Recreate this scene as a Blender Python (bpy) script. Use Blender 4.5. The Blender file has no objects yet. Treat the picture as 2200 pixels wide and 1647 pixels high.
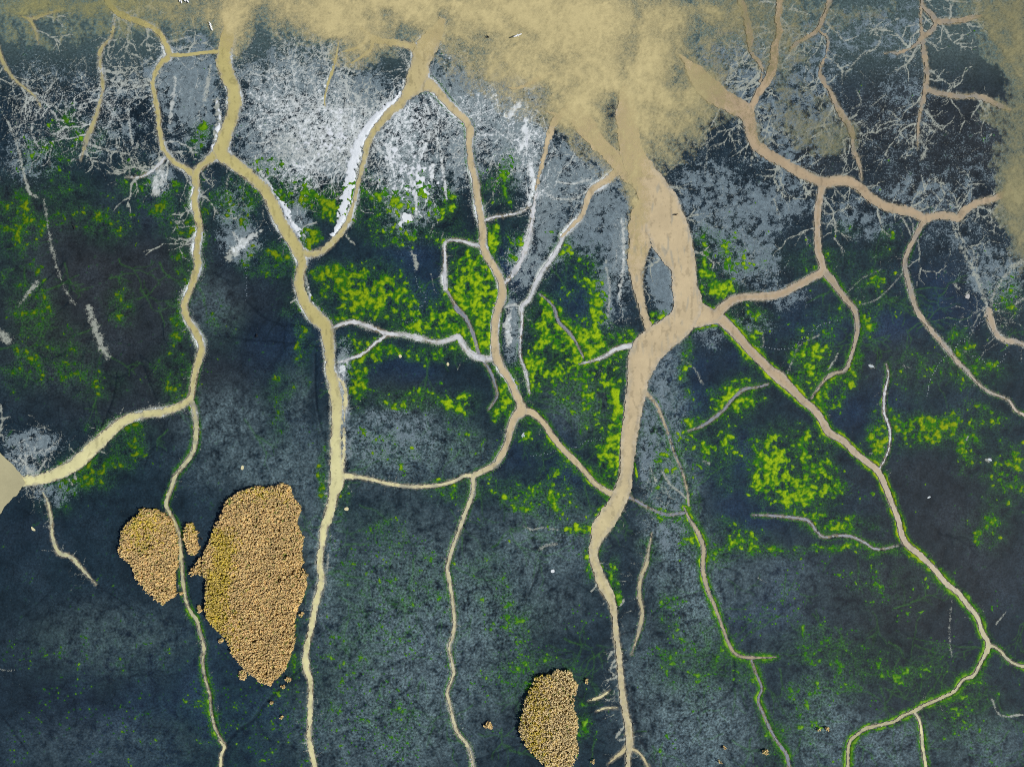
import bpy, math, time
import numpy as np
from mathutils import Vector

T0 = time.time()
S = 0.08                      # metres per plan unit (plan unit = one survey pixel)
CX, CY = 1100.0, 823.5
rng = np.random.default_rng(7)

# ------------------------------------------------------------------ camera, sky, sun
scene = bpy.context.scene
COL = scene.collection
cam_d = bpy.data.cameras.new("camera")
cam = bpy.data.objects.new("camera", cam_d)
COL.objects.link(cam)
CAM_H = 117.4
cam.location = (0, 0, CAM_H)
cam.rotation_euler = (0, 0, 0)
cam_d.sensor_width = 36.0
cam_d.lens = 36.0 * CAM_H / (2200 * S)
cam_d.clip_start = 0.5
cam_d.clip_end = 6000
scene.camera = cam

SUN_EL, SUN_AZ = math.radians(44), math.radians(-14)   # azimuth measured from +X towards +Y
sun_vec = Vector((math.cos(SUN_EL) * math.cos(SUN_AZ), math.cos(SUN_EL) * math.sin(SUN_AZ), math.sin(SUN_EL)))
world = bpy.data.worlds.new("World")
scene.world = world
world.use_nodes = True
nt = world.node_tree
bg = nt.nodes["Background"]
sky = nt.nodes.new("ShaderNodeTexSky")
sky.sky_type = 'NISHITA'
sky.sun_disc = False
sky.sun_elevation = SUN_EL
sky.sun_rotation = math.radians(90) - SUN_AZ
nt.links.new(sky.outputs[0], bg.inputs[0])
bg.inputs[1].default_value = 0.075
sun_d = bpy.data.lights.new("sun", 'SUN')
sun_d.energy = 3.75
sun_d.angle = math.radians(0.6)
sun_d.color = (1.0, 0.955, 0.88)
sun = bpy.data.objects.new("sun", sun_d)
COL.objects.link(sun)
sun.rotation_euler = sun_vec.to_track_quat('Z', 'Y').to_euler()
vs = scene.view_settings
vs.view_transform = 'Standard'
vs.look = 'None'
vs.gamma = 1.0
vs.use_curve_mapping = False
vs.exposure = 0.0
scene.cycles.filter_width = 1.0
scene.cycles.use_denoising = False      # the denoiser smears fine grain

# ------------------------------------------------------------------ helpers
def lin(r, g, b):
    c = np.array([r, g, b], float) / 255.0
    return np.where(c <= 0.04045, c / 12.92, ((c + 0.055) / 1.055) ** 2.4)

def wx(px): return (np.asarray(px, float) - CX) * S
def wy(py): return (CY - np.asarray(py, float)) * S

def sstep(a, b, x):
    t = np.clip((x - a) / (b - a), 0, 1)
    return t * t * (3 - 2 * t)

def gnoise(X, Y, scale, seed, rot=None):
    """gradient noise, about -1..1, wavelength = scale plan units"""
    if rot is None:
        rot = seed * 0.7
    c, s = math.cos(rot), math.sin(rot)
    u = (X * c - Y * s) / scale + 1000.37
    v = (X * s + Y * c) / scale + 1000.71
    iu = np.floor(u).astype(np.int64)
    iv = np.floor(v).astype(np.int64)
    fu = (u - iu).astype(np.float32)
    fv = (v - iv).astype(np.float32)
    tab = np.random.default_rng(seed + 11).random((256, 256)).astype(np.float32) * (2 * math.pi)
    gx, gy = np.cos(tab), np.sin(tab)
    def dot(a, b):
        i, j = (iu + a) & 255, (iv + b) & 255
        return gx[i, j] * (fu - a) + gy[i, j] * (fv - b)
    su = fu * fu * fu * (fu * (fu * 6 - 15) + 10)
    sv = fv * fv * fv * (fv * (fv * 6 - 15) + 10)
    n0 = dot(0, 0) * (1 - su) + dot(1, 0) * su
    n1 = dot(0, 1) * (1 - su) + dot(1, 1) * su
    return (n0 * (1 - sv) + n1 * sv) * 1.45

def fbm(X, Y, scale, seed, octs=3, gain=0.55):
    a, t, s = 1.0, 0.0, 0.0
    for k in range(octs):
        t = t + a * gnoise(X, Y, scale / (2.03 ** k), seed + 17 * k)
        s += a * a
        a *= gain
    return t / math.sqrt(s)

def worley(X, Y, cell, seed):
    """distance to nearest cell point, in cells"""
    u, v = X / cell + 500.3, Y / cell + 500.9
    iu, iv = np.floor(u).astype(np.int64), np.floor(v).astype(np.int64)
    r = np.random.default_rng(seed)
    jx, jy = r.random((256, 256)), r.random((256, 256))
    best = np.full(X.shape, 9.0)
    for a in (-1, 0, 1):
        for b in (-1, 0, 1):
            i, j = iu + a, iv + b
            dx = i + jx[i & 255, j & 255] - u
            dy = j + jy[i & 255, j & 255] - v
            np.minimum(best, dx * dx + dy * dy, out=best)
    return np.sqrt(best)

def spline(pts, step=4.0):
    P = np.array([p if len(p) == 3 else (p[0], p[1], 0) for p in pts], float)
    if len(P) < 3:
        n = max(2, int(np.hypot(*(P[1] - P[0])[:2]) / step))
        t = np.linspace(0, 1, n + 1)[:, None]
        return P[0] * (1 - t) + P[1] * t
    Q = np.vstack([2 * P[0] - P[1], P, 2 * P[-1] - P[-2]])
    out = []
    for k in range(1, len(Q) - 2):
        p0, p1, p2, p3 = Q[k - 1:k + 3]
        n = max(1, int(np.hypot(*(p2 - p1)[:2]) / step))
        t = (np.arange(n) / n)[:, None]
        out.append(0.5 * (2 * p1 + (p2 - p0) * t + (2 * p0 - 5 * p1 + 4 * p2 - p3) * t ** 2 + (3 * p1 - p0 - 3 * p2 + p3) * t ** 3))
    out.append(P[-1:])
    R = np.vstack(out)
    R[:, 2] = np.maximum(R[:, 2], 0.8)
    return R

def stroke_field(ax, ay, pts, F, margin):
    """F = max(F, halfwidth - distance) around a polyline, on the tensor grid ax (columns) x ay (rows)"""
    for a, b in zip(pts[:-1], pts[1:]):
        m = max(a[2], b[2]) / 2 + margin
        i0 = np.searchsorted(ax, min(a[0], b[0]) - m); i1 = np.searchsorted(ax, max(a[0], b[0]) + m)
        j0 = np.searchsorted(ay, min(a[1], b[1]) - m); j1 = np.searchsorted(ay, max(a[1], b[1]) + m)
        if i1 <= i0 or j1 <= j0:
            continue
        gx = ax[i0:i1][None, :] - a[0]
        gy = ay[j0:j1][:, None] - a[1]
        dx, dy = b[0] - a[0], b[1] - a[1]
        L2 = dx * dx + dy * dy + 1e-9
        t = np.clip((gx * dx + gy * dy) / L2, 0, 1)
        d = np.hypot(gx - t * dx, gy - t * dy)
        v = (a[2] + (b[2] - a[2]) * t) / 2 - d
        np.maximum(F[j0:j1, i0:i1], v, out=F[j0:j1, i0:i1])

def poly_sdf(X, Y, poly):
    """signed distance, positive inside"""
    P = np.array(poly, float)
    d = np.full(X.shape, 1e9)
    ins = np.zeros(X.shape, bool)
    for (x0, y0), (x1, y1) in zip(P, np.roll(P, -1, 0)):
        dx, dy = x1 - x0, y1 - y0
        t = np.clip(((X - x0) * dx + (Y - y0) * dy) / (dx * dx + dy * dy + 1e-9), 0, 1)
        d = np.minimum(d, np.hypot(X - x0 - t * dx, Y - y0 - t * dy))
        cond = ((y0 > Y) != (y1 > Y)) & (X < (x1 - x0) * (Y - y0) / (y1 - y0 + 1e-12) + x0)
        ins ^= cond
    return np.where(ins, d, -d)

def blobs(X, Y, lst, power=1.4):
    out = np.zeros(X.shape, np.float32)
    for b in lst:
        x, y, rx, ry, s = b[:5]
        a = math.radians(b[5]) if len(b) > 5 else 0.0
        c, sn = math.cos(a), math.sin(a)
        m = (np.abs(X - x) < 2.2 * max(rx, ry)) & (np.abs(Y - y) < 2.2 * max(rx, ry))
        if not m.any():
            continue
        dx, dy = X[m] - x, Y[m] - y
        q = ((dx * c + dy * sn) / rx) ** 2 + ((-dx * sn + dy * c) / ry) ** 2
        v = s * np.exp(-(q * 0.9) ** power)
        out[m] = np.maximum(out[m], v) + 0.35 * np.minimum(out[m], v)
    return out

def mesh_from(name, V, tris, quads=None, cols=None, attrs=None, smooth=True):
    me = bpy.data.meshes.new(name)
    nt_, nq = len(tris), 0 if quads is None else len(quads)
    me.vertices.add(len(V))
    me.vertices.foreach_set("co", np.ascontiguousarray(V, np.float32).ravel())
    loops = np.concatenate([np.asarray(tris, np.int32).ravel(), np.zeros(0, np.int32) if nq == 0 else np.asarray(quads, np.int32).ravel()])
    me.loops.add(len(loops))
    me.loops.foreach_set("vertex_index", loops)
    starts = np.concatenate([np.arange(nt_) * 3, nt_ * 3 + np.arange(nq) * 4]).astype(np.int32)
    me.polygons.add(nt_ + nq)
    me.polygons.foreach_set("loop_start", starts)
    me.polygons.foreach_set("use_smooth", np.full(nt_ + nq, smooth, bool))
    me.update(calc_edges=True)
    if cols is not None:
        ca = me.color_attributes.new("tint", 'FLOAT_COLOR', 'POINT')
        rgba = np.ones((len(V), 4), np.float32)
        rgba[:, :3] = cols
        ca.data.foreach_set("color", rgba.ravel())
    for k, v in (attrs or {}).items():
        at = me.attributes.new(k, 'FLOAT', 'POINT')
        at.data.foreach_set("value", np.ascontiguousarray(v, np.float32).ravel())
    return me

def isomesh(X, Y, F, extra=()):
    """triangles of the region F > 0 on a grid, clipped at F = 0; returns x, y, F, extras, tris, quads"""
    ny, nx = X.shape
    idx = np.arange(ny * nx).reshape(ny, nx)
    pos = F > 0
    cnt = pos[:-1, :-1].astype(int) + pos[1:, :-1] + pos[:-1, 1:] + pos[1:, 1:]
    a, b, c, d = idx[:-1, :-1], idx[:-1, 1:], idx[1:, 1:], idx[1:, :-1]
    full = cnt == 4
    quads = np.stack([d[full], c[full], b[full], a[full]], 1)
    part = (cnt > 0) & ~full
    T = np.concatenate([np.stack([c[part], b[part], a[part]], 1), np.stack([d[part], c[part], a[part]], 1)])
    Ff, pf = F.ravel(), pos.ravel()
    tp = pf[T]
    n = tp.sum(1)
    tris = [T[n == 3]]
    N = ny * nx
    keys = []
    def edge(p, q):
        return np.minimum(p, q) * N + np.maximum(p, q)
    out = []
    for r in range(3):
        m = (n == 1) & tp[:, r]
        t = T[m]
        p, q, s = t[:, r], t[:, (r + 1) % 3], t[:, (r + 2) % 3]
        out.append(np.stack([p, -1 - edge(p, q), -1 - edge(p, s)], 1))
        m = (n == 2) & ~tp[:, r]
        t = T[m]
        p, q, s = t[:, r], t[:, (r + 1) % 3], t[:, (r + 2) % 3]
        e1, e2 = -1 - edge(p, q), -1 - edge(p, s)
        out.append(np.stack([e1, q, s], 1))
        out.append(np.stack([e1, s, e2], 1))
    tri = np.concatenate(tris + out).astype(np.int64)
    neg = tri < 0
    ek, inv = np.unique(-1 - tri[neg], return_inverse=True)
    p, q = ek // N, ek % N
    t = Ff[p] / (Ff[p] - Ff[q] + 1e-12)
    def mixed(A):
        A = A.ravel()
        return np.concatenate([A, A[p] + (A[q] - A[p]) * t])
    tri[neg] = N + inv
    used, back = np.unique(np.concatenate([tri.ravel(), quads.ravel()]), return_inverse=True)
    tri2 = back[:tri.size].reshape(-1, 3)
    quad2 = back[tri.size:].reshape(-1, 4)
    arrs = [mixed(A)[used] for A in (X, Y, F, *extra)]
    return arrs, tri2, quad2

def link(o, label=None, cat=None, group=None, kind=None, parent=None):
    COL.objects.link(o)
    if parent is not None:
        o.parent = parent
    if label: o["label"] = label
    if cat: o["category"] = cat
    if group: o["group"] = group
    if kind: o["kind"] = kind
    return o

def empty(name, x, y, z=0.0):
    o = bpy.data.objects.new(name, None)
    o.location = (x, y, z)
    o.empty_display_size = 0.3
    return o

# ------------------------------------------------------------------ materials
def base_mat(name, rough=0.7, spec=0.25):
    m = bpy.data.materials.new(name)
    m.use_nodes = True
    b = m.node_tree.nodes["Principled BSDF"]
    b.inputs["Roughness"].default_value = rough
    b.inputs["Specular IOR Level"].default_value = spec
    return m, m.node_tree, b

def noise_node(t, scale, detail=2.0, rough=0.55):
    n = t.nodes.new("ShaderNodeTexNoise")
    n.inputs["Scale"].default_value = scale
    n.inputs["Detail"].default_value = detail
    n.inputs["Roughness"].default_value = rough
    tc = t.nodes.get("pos") or t.nodes.new("ShaderNodeNewGeometry")
    tc.name = "pos"
    t.links.new(tc.outputs["Position"], n.inputs["Vector"])
    return n

def ramp(t, src, lo, hi, a, b):
    m = t.nodes.new("ShaderNodeMapRange")
    t.links.new(src, m.inputs[0])
    for k, v in zip((1, 2, 3, 4), (lo, hi, a, b)):
        m.inputs[k].default_value = v
    return m.outputs[0]

def mul_color(t, col, fac):
    m = t.nodes.new("ShaderNodeVectorMath")
    m.operation = 'SCALE'
    t.links.new(col, m.inputs[0])
    t.links.new(fac, m.inputs["Scale"])
    return m.outputs[0]

def mix_color(t, fac, a, b):
    m = t.nodes.new("ShaderNodeMix")
    m.data_type = 'RGBA'
    t.links.new(fac, m.inputs[0])
    for s, v in ((6, a), (7, b)):
        if hasattr(v, "is_linked"):
            t.links.new(v, m.inputs[s])
        else:
            m.inputs[s].default_value = (*v, 1)
    return m.outputs[2]

def attr(t, name, color=False):
    n = t.nodes.new("ShaderNodeAttribute")
    n.attribute_name = name
    return n.outputs["Color" if color else "Fac"]

def bump(t, b, src, strength, dist):
    n = t.nodes.new("ShaderNodeBump")
    n.inputs["Strength"].default_value = strength
    n.inputs["Distance"].default_value = dist
    t.links.new(src, n.inputs["Height"])
    t.links.new(n.outputs[0], b.inputs["Normal"])

def math_node(t, op, a, b=None):
    n = t.nodes.new("ShaderNodeMath")
    n.operation = op
    for k, v in ((0, a), (1, b)):
        if v is None: continue
        if hasattr(v, "is_linked"): t.links.new(v, n.inputs[k])
        else: n.inputs[k].default_value = v
    return n.outputs[0]

def mud_material():
    m, t, b = base_mat("wet_mud", 0.7, 0.12)
    c = attr(t, "tint", True)
    n1 = noise_node(t, 2.7, 2.0, 0.6)
    n2 = noise_node(t, 7.5, 2.0, 0.6)
    n3 = noise_node(t, 4.4, 3.0, 0.68)
    n4 = noise_node(t, 1.5, 3.0, 0.6)
    g1 = ramp(t, n1.outputs[0], 0.28, 0.74, 0.12, 2.05)
    g2 = ramp(t, n2.outputs[0], 0.25, 0.75, 0.45, 1.6)
    grain = math_node(t, 'ADD', 1.0, math_node(t, 'MULTIPLY', math_node(t, 'SUBTRACT', math_node(t, 'MULTIPLY', g1, g2), 1.0), attr(t, "rough_grain")))
    c = mul_color(t, c, grain)
    # grey silt film: lacy, broken up by the small relief
    pale = attr(t, "pale")
    sv = math_node(t, 'ADD', attr(t, "silver"), math_node(t, 'ADD', ramp(t, n3.outputs[0], 0.3, 0.7, -0.30, 0.30), ramp(t, n1.outputs[0], 0.3, 0.7, -0.16, 0.16)))
    k = ramp(t, sv, -0.13, 0.15, 0.0, 0.95)
    silt = mix_color(t, pale, tuple(lin(108, 124, 132)), tuple(lin(128, 141, 144)))
    silt = mul_color(t, silt, math_node(t, 'MULTIPLY', ramp(t, n2.outputs[0], 0.25, 0.75, 0.62, 1.4), ramp(t, n4.outputs[0], 0.3, 0.7, 0.75, 1.25)))
    c = mix_color(t, k, c, silt)
    # thin pale veins and rims keep their own colour, broken by grain
    vn = math_node(t, 'ADD', attr(t, "vein"), ramp(t, n3.outputs[0], 0.3, 0.7, -0.28, 0.28))
    vc = mix_color(t, pale, tuple(lin(158, 163, 152)), tuple(lin(206, 213, 214)))
    c = mix_color(t, ramp(t, vn, 0.22, 0.62, 0.0, 0.95), c, vc)
    # pale grains of salt and painted glint, thick where the film is thick
    film = attr(t, "film")
    mixn = math_node(t, 'ADD', math_node(t, 'MULTIPLY', ramp(t, n3.outputs[0], 0.25, 0.75, 0.1, 0.9), 0.62), math_node(t, 'MULTIPLY', n4.outputs[0], 0.38))
    v = math_node(t, 'SUBTRACT', math_node(t, 'ADD', film, mixn), 1.0)
    k = ramp(t, v, -0.06, 0.10, 0.0, 1.0)
    c = mix_color(t, k, c, tuple(lin(216, 222, 224)))
    # specks of green slime
    slime = attr(t, "slime")
    n5 = noise_node(t, 5.2, 2.5, 0.6)
    v = math_node(t, 'SUBTRACT', math_node(t, 'ADD', slime, n5.outputs[0]), 1.0)
    k = ramp(t, v, -0.06, 0.10, 0.0, 0.9)
    hue = mix_color(t, ramp(t, n1.outputs[0], 0.4, 0.65, 0, 1), tuple(lin(30, 84, 26)), tuple(lin(66, 118, 22)))
    c = mix_color(t, k, c, hue)
    t.links.new(c, b.inputs["Base Color"])
    bump(t, b, n1.outputs[0], 0.35, 0.05)
    return m

def tint_material(name, rough, spec, s1, amp, bumpd=0.0, s2=None):
    m, t, b = base_mat(name, rough, spec)
    c = attr(t, "tint", True)
    n1 = noise_node(t, s1, 3.0, 0.6)
    g = ramp(t, n1.outputs[0], 0.28, 0.72, 1 - amp, 1 + amp)
    if s2:
        n2 = noise_node(t, s2, 3.0, 0.6)
        g = math_node(t, 'MULTIPLY', g, ramp(t, n2.outputs[0], 0.3, 0.7, 1 - amp, 1 + amp))
    t.links.new(mul_color(t, c, g), b.inputs["Base Color"])
    if bumpd:
        bump(t, b, n1.outputs[0], 0.5, bumpd)
    return m

def lake_material():
    m, t, b = base_mat("turbid_water", 0.35, 0.25)
    c = attr(t, "tint", True)
    n1 = noise_node(t, 0.9, 4.0, 0.6)
    t.links.new(mul_color(t, c, ramp(t, n1.outputs[0], 0.3, 0.7, 0.94, 1.06)), b.inputs["Base Color"])
    murk = attr(t, "murk")
    n2 = noise_node(t, 2.6, 3.0, 0.62)
    n3 = noise_node(t, 7.0, 2.0, 0.6)
    w = math_node(t, 'ADD', math_node(t, 'MULTIPLY', ramp(t, n2.outputs[0], 0.3, 0.7, -0.5, 0.5), 0.5),
                  math_node(t, 'MULTIPLY', ramp(t, n3.outputs[0], 0.3, 0.7, -0.5, 0.5), 0.5))
    damp = math_node(t, 'SUBTRACT', 1.0, ramp(t, murk, 0.35, 1.0, 0.15, 0.80))
    a = math_node(t, 'ADD', murk, math_node(t, 'MULTIPLY', w, damp))
    cl = t.nodes.new("ShaderNodeClamp")
    t.links.new(a, cl.inputs[0])
    t.links.new(cl.outputs[0], b.inputs["Alpha"])
    return m

M_MUD = mud_material()
M_WATER = tint_material("muddy_creek_water", 0.4, 0.25, 1.6, 0.035, 0.0, 6.0)
M_ALGAE = tint_material("algae_mat", 0.8, 0.1, 4.0, 0.26, 0.05, 9.0)
M_SALT_GLINT = tint_material("salt_and_glint", 0.8, 0.2, 6.0, 0.12, 0.03)
M_LAKE = lake_material()
M_REED = tint_material("dry_reed", 0.75, 0.2, 14.0, 0.15)
M_LITTER = tint_material("reed_litter", 0.85, 0.15, 5.0, 0.45, 0.05)

# ------------------------------------------------------------------ survey: the creeks
# (label, water type, white rim, green fringe, raggedness, points x, y, width)
CREEKS = [
 ("broad muddy river down the middle right, forking round a grey bar and thinning to the lower edge", 'tan', .45, .15, 1.2, [
  (1342,190,56),(1350,280,44),(1360,335,52),(1392,390,62),(1414,430,76),(1430,480,88),(1447,525,82),(1467,570,56),(1471,615,54),(1478,655,60),(1462,692,60),(1425,722,64),(1397,745,68),(1384,765,66),(1374,800,52),(1368,836,42),(1360,886,38),(1350,954,33),(1344,1021,28),(1337,1054,34),(1322,1088,36),(1305,1112,40),(1292,1134,38),(1281,1162,24),(1275,1195,18),(1286,1231,21),(1299,1262,24),(1314,1292,17),(1321,1332,11),(1324,1366,12),(1329,1400,12),(1332,1433,12),(1339,1500,13),(1351,1568,15),(1352,1601,16),(1350,1625,10),(1349,1650,9)]),
 ("left arm of the broad muddy river, narrowing beside the grey bar", 'tan', .3, .1, 1.6, [
  (1384,425,20),(1378,455,40),(1375,485,48),(1374,520,46),(1368,560,38),(1369,600,26),(1375,640,18),(1385,678,14),(1394,708,16)]),
 ("pale yellow main creek on the left, running from the lake to the lower edge past the big reed bed", 'tan', .85, .25, 1.2, [
  (492,40,44),(488,85,32),(482,112,29),(481,140,31),(492,170,30),(503,195,27),(504,225,29),(497,255,27),(487,280,27),(479,305,29),(474,326,32),(490,342,27),(515,360,24),(545,385,22),(570,410,22),(587,442,24),(605,480,24),(625,512,26),(640,538,24),(648,562,20),(645,590,19),(644,620,20),(656,652,23),(680,682,28),(700,702,28),(706,735,24),(708,770,20),(711,800,20),(719,832,24),(723,870,24),(723,910,22),(721,950,22),(722,990,25),(724,1020,30),(722,1040,30),(716,1065,20),(706,1107,19),(696,1135,15),(692,1165,12),(687,1208,12),(691,1245,13),(677,1299,12),(669,1346,11),(658,1393,11),(658,1433,14),(667,1467,10),(666,1534,9),(664,1585,10),(673,1632,11),(678,1652,9)]),
 ("winding creek parting left from the main left creek and bending into the side lagoon", 'tan', 1.0, .3, 1.4, [
  (470,326,24),(447,345,16),(427,362,15),(420,378,14),(422,402,13),(418,432,13),(425,470,14),(428,500,13),(421,540,13),(424,570,13),(416,602,13),(402,635,12),(396,655,13),(402,685,13),(418,710,14),(430,735,14),(432,755,14),(421,790,13),(414,830,12),(408,856,13),(382,874,14),(345,885,16),(300,892,16),(260,907,20),(228,935,24),(202,960,26),(170,990,27),(130,1014,26),(90,1028,22),(55,1033,28),(20,1035,30)]),
 ("thin pale creek going down the left side between the reed beds", 'dull', .7, .8, .8, [
  (409,858,11),(418,885,9),(421,930,9),(416,965,9),(400,992,8),(378,1020,7),(369,1045,7),(357,1080,7),(362,1097,6),(375,1122,6),(385,1150,6),(388,1190,6),(390,1215,7),(393,1250,6),(399,1290,5),(410,1315,5),(422,1332,5),(430,1360,5),(438,1390,5),(435,1420,5),(440,1455,4),(450,1490,4),(452,1520,3.5),(462,1563,3.5),(479,1596,4)]),
 ("short pale creek at the lower edge left, below two dark gullies", 'cream', .2, .2, .6, [(471,1590,3),(482,1603,6),(475,1622,6),(474,1650,6)]),
 ("yellow creek from the upper left corner curving down to the left fork", 'tan', .75, 0, 1.2, [
  (222,-10,9),(246,22,11),(280,40,12),(310,50,11),(340,70,11),(355,95,12),(362,118,15),(346,135,12),(335,155,10),(328,180,10),(333,210,10),(340,245,10),(342,280,10),(352,320,10),(370,345,11),(395,360,11),(418,376,12)]),
 ("short yellow link creek between the upper left creek and the main left creek", 'tan', .1, 0, .8, [(362,119,8),(400,118,8),(440,113,8),(472,110,9)]),
 ("faint greenish rivulet down the upper left flat", 'dull', .5, 0, 1.2, [(246,38,5),(239,78,6),(217,105,7),(215,140,7),(221,182,6),(214,222,7),(200,265,10),(186,300,11),(173,345,5)]),
 ("thin yellow rivulet at the left edge of the upper flat", 'dull', .3, 0, 1.0, [(-8,95,9),(8,138,8),(32,172,5),(70,203,5),(88,232,5)]),
 ("vase shaped inlet creek top centre whose left arm ends in a white crusted bank", 'tan', .9, .05, 1.3, [
  (950,45,60),(930,80,44),(912,108,44),(904,135,38),(898,162,46),(888,186,36),(872,205,24),(858,225,19),(840,240,17),(823,258,16),(805,280,14),(790,310,13),(785,332,12),(777,360,10),(768,400,8),(759,440,8),(749,470,10),(735,495,12),(715,520,12),(690,540,12),(665,546,14),(648,542,16)]),
 ("sinuous creek in the middle, falling from the vase shaped inlet to a central fork", 'tan', .9, .5, 1.0, [
  (900,180,34),(925,183,26),(942,198,18),(960,220,16),(984,244,15),(1003,262,14),(1010,282,15),(1008,310,13),(1012,350,13),(1022,390,14),(1026,430,14),(1033,470,14),(1038,500,14),(1037,525,15),(1046,550,15),(1065,580,14),(1077,610,15),(1078,640,17),(1068,670,16),(1063,710,15),(1064,755,17),(1068,772,19),(1080,795,15),(1094,815,14),(1105,840,14),(1117,864,15),(1120,882,24),(1107,895,17),(1096,920,13),(1091,945,12),(1081,970,12),(1065,995,12),(1045,1008,12),(1018,1022,13),(1017,1040,11),(1014,1065,12),(1004,1090,11),(994,1117,11),(984,1145,10),(974,1170,10),(965,1200,10),(961,1222,10),(966,1250,10),(972,1290,10),(976,1340,10),(972,1368,9),(965,1390,9),(972,1430,9),(974,1448,9),(962,1482,8),(962,1497,8),(970,1530,8),(978,1562,9),(988,1580,8),(1003,1598,8),(1013,1625,8),(1017,1652,8)]),
 ("narrow creek from the central fork slanting right into the broad river", 'tan', .5, .9, .8, [(1118,882,16),(1140,885,14),(1158,898,12),(1171,912,11),(1186,936,11),(1206,961,11),(1231,986,11),(1256,1012,10),(1276,1036,10),(1300,1053,11),(1325,1065,14)]),
 ("thin sagging creek linking the main left creek with the middle creek", 'cream', .4, .3, .7, [(1017,1023,9),(1000,1021,7),(975,1033,7),(940,1042,7),(890,1045,7),(840,1040,7),(800,1030,7),(765,1024,8),(730,1022,14)]),
 ("pinkish creek at the upper right, from the lake across to the right edge water", 'tan', .15, 0, 1.3, [
  (1462,118,10),(1490,150,34),(1525,192,46),(1560,216,42),(1592,234,36),(1608,252,30),(1614,280,26),(1622,306,24),(1645,328,24),(1678,347,22),(1712,366,22),(1750,385,20),(1775,392,22),(1810,387,22),(1840,398,20),(1867,421,20),(1895,440,19),(1925,449,19),(1960,456,18),(1985,468,19),(2012,463,16),(2040,464,16),(2060,467,18),(2075,450,15),(2100,436,14),(2132,428,16),(2175,410,30)]),
 ("reddish vertical creek at the top right feeding the pinkish creek", 'tan', .1, 0, 1.2, [(1677,-10,13),(1672,40,13),(1675,70,12),(1665,100,15),(1662,138,19),(1650,170,18),(1630,200,15),(1612,238,16)]),
 ("hazy yellow creek at the top right left of the reddish one", 'dull', 0, 0, 1.2, [(1588,-10,11),(1605,40,12),(1612,80,12),(1612,110,9),(1628,130,8),(1638,150,7),(1634,175,5)]),
 ("faint creek with a bend at the top right", 'dull', 0, 0, 1.4, [(1788,-10,8),(1770,35,9),(1758,62,9),(1735,80,9),(1712,92,11),(1698,108,10)]),
 ("pale zigzag creek down to the pinkish creek at its widest bend", 'dull', .1, 0, 1.2, [(1760,66,5),(1778,84,5),(1776,115,4),(1762,152,7),(1773,180,8),(1786,202,11),(1800,232,12),(1815,256,13),(1830,282,10),(1834,320,8),(1846,350,9),(1852,388,10)]),
 ("forked creek near the top right corner with a triangular island", 'dull', .1, 0, 1.0, [(1980,-10,9),(1984,14,8),(2000,30,11),(2013,45,12),(2040,46,12),(2070,43,13),(2110,33,20)]),
 ("creek below the triangular island curving to a bright tip", 'dull', .1, 0, .8, [(2013,46,9),(2002,65,9),(1984,80,9),(1962,100,6),(1930,114,6),(1916,112,6),(1900,115,3)]),
 ("creek running down right of centre on the upper right flat", 'dull', .1, 0, 1.2, [(1980,10,5),(1979,50,5),(1982,85,9),(1988,122,10),(1992,160,10),(1988,192,11),(1980,230,7),(1973,270,7),(1972,300,11),(1974,318,8)]),
 ("creek from the right edge water pointing left on the upper right flat", 'dull', .1, 0, 1.0, [(1988,192,11),(2020,200,10),(2060,207,11),(2100,207,11),(2130,218,15),(2170,236,24)]),
 ("reddish creek rising from the right junction up to the pinkish creek", 'tan', .4, .2, .9, [(1769,392,18),(1763,420,14),(1758,450,13),(1756,480,13),(1757,510,13),(1759,540,13),(1766,566,14),(1766,584,17),(1746,595,15),(1715,612,15),(1680,630,17),(1640,637,17),(1605,637,15),(1575,644,17),(1552,662,20),(1535,678,26),(1495,676,56)]),
 ("long creek from the broad river across the right half to the lower right corner", 'tan', .35, 1.3, .8, [
  (1485,674,60),(1515,680,38),(1540,682,26),(1556,692,22),(1580,716,19),(1605,745,17),(1630,770,17),(1655,795,19),(1676,811,24),(1700,835,17),(1725,860,15),(1750,880,14),(1769,908,14),(1782,930,15),(1810,945,13),(1835,970,12),(1860,990,12),(1885,1010,13),(1900,1040,11),(1912,1070,11),(1922,1095,10),(1930,1115,10),(1938,1150,11),(1950,1170,12),(1980,1195,10),(2010,1225,10),(2030,1250,10),(2060,1275,10),(2080,1300,10),(2100,1325,9),(2110,1355,9),(2124,1385,10),(2109,1420,8),(2092,1450,7),(2070,1460,6),(2050,1485,6),(2020,1500,6),(1985,1515,7),(1965,1527,7),(1940,1537,7),(1920,1550,6),(1890,1557,6),(1860,1565,6),(1836,1582,6),(1825,1595,6),(1822,1620,6),(1822,1652,6)]),
 ("thin yellow creek leaving the long right creek for the lower edge", 'cream', .2, .9, .6, [(1965,1530,5),(1975,1545,5),(1980,1570,6),(1982,1600,6),(1987,1630,6),(1990,1652,6)]),
 ("thin creek from the long right creek to the right edge", 'dull', .2, .9, .6, [(2122,1385,7),(2137,1389,5),(2152,1400,5),(2166,1416,5),(2182,1426,5),(2210,1434,6)]),
 ("grey creek curling down from the right junction to a green bank", 'dull', .4, .7, .8, [(1766,580,16),(1786,600,14),(1800,620,12),(1820,645,11),(1836,665,11),(1842,690,9),(1842,712,8),(1836,740,6),(1826,775,6),(1815,795,6),(1786,805,6),(1765,825,5),(1743,857,5)]),
 ("pale yellow creek right of the junction wandering down to the right edge", 'dull', .5, .4, .8, [(1987,470,13),(1971,500,9),(1956,530,8),(1945,560,9),(1948,590,9),(1956,622,9),(1970,665,9),(1990,695,8),(2010,720,8),(2040,755,8),(2060,780,8),(2075,793,7),(2100,822,4),(2128,843,4),(2165,858,4),(2182,880,4),(2208,896,4)]),
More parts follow.
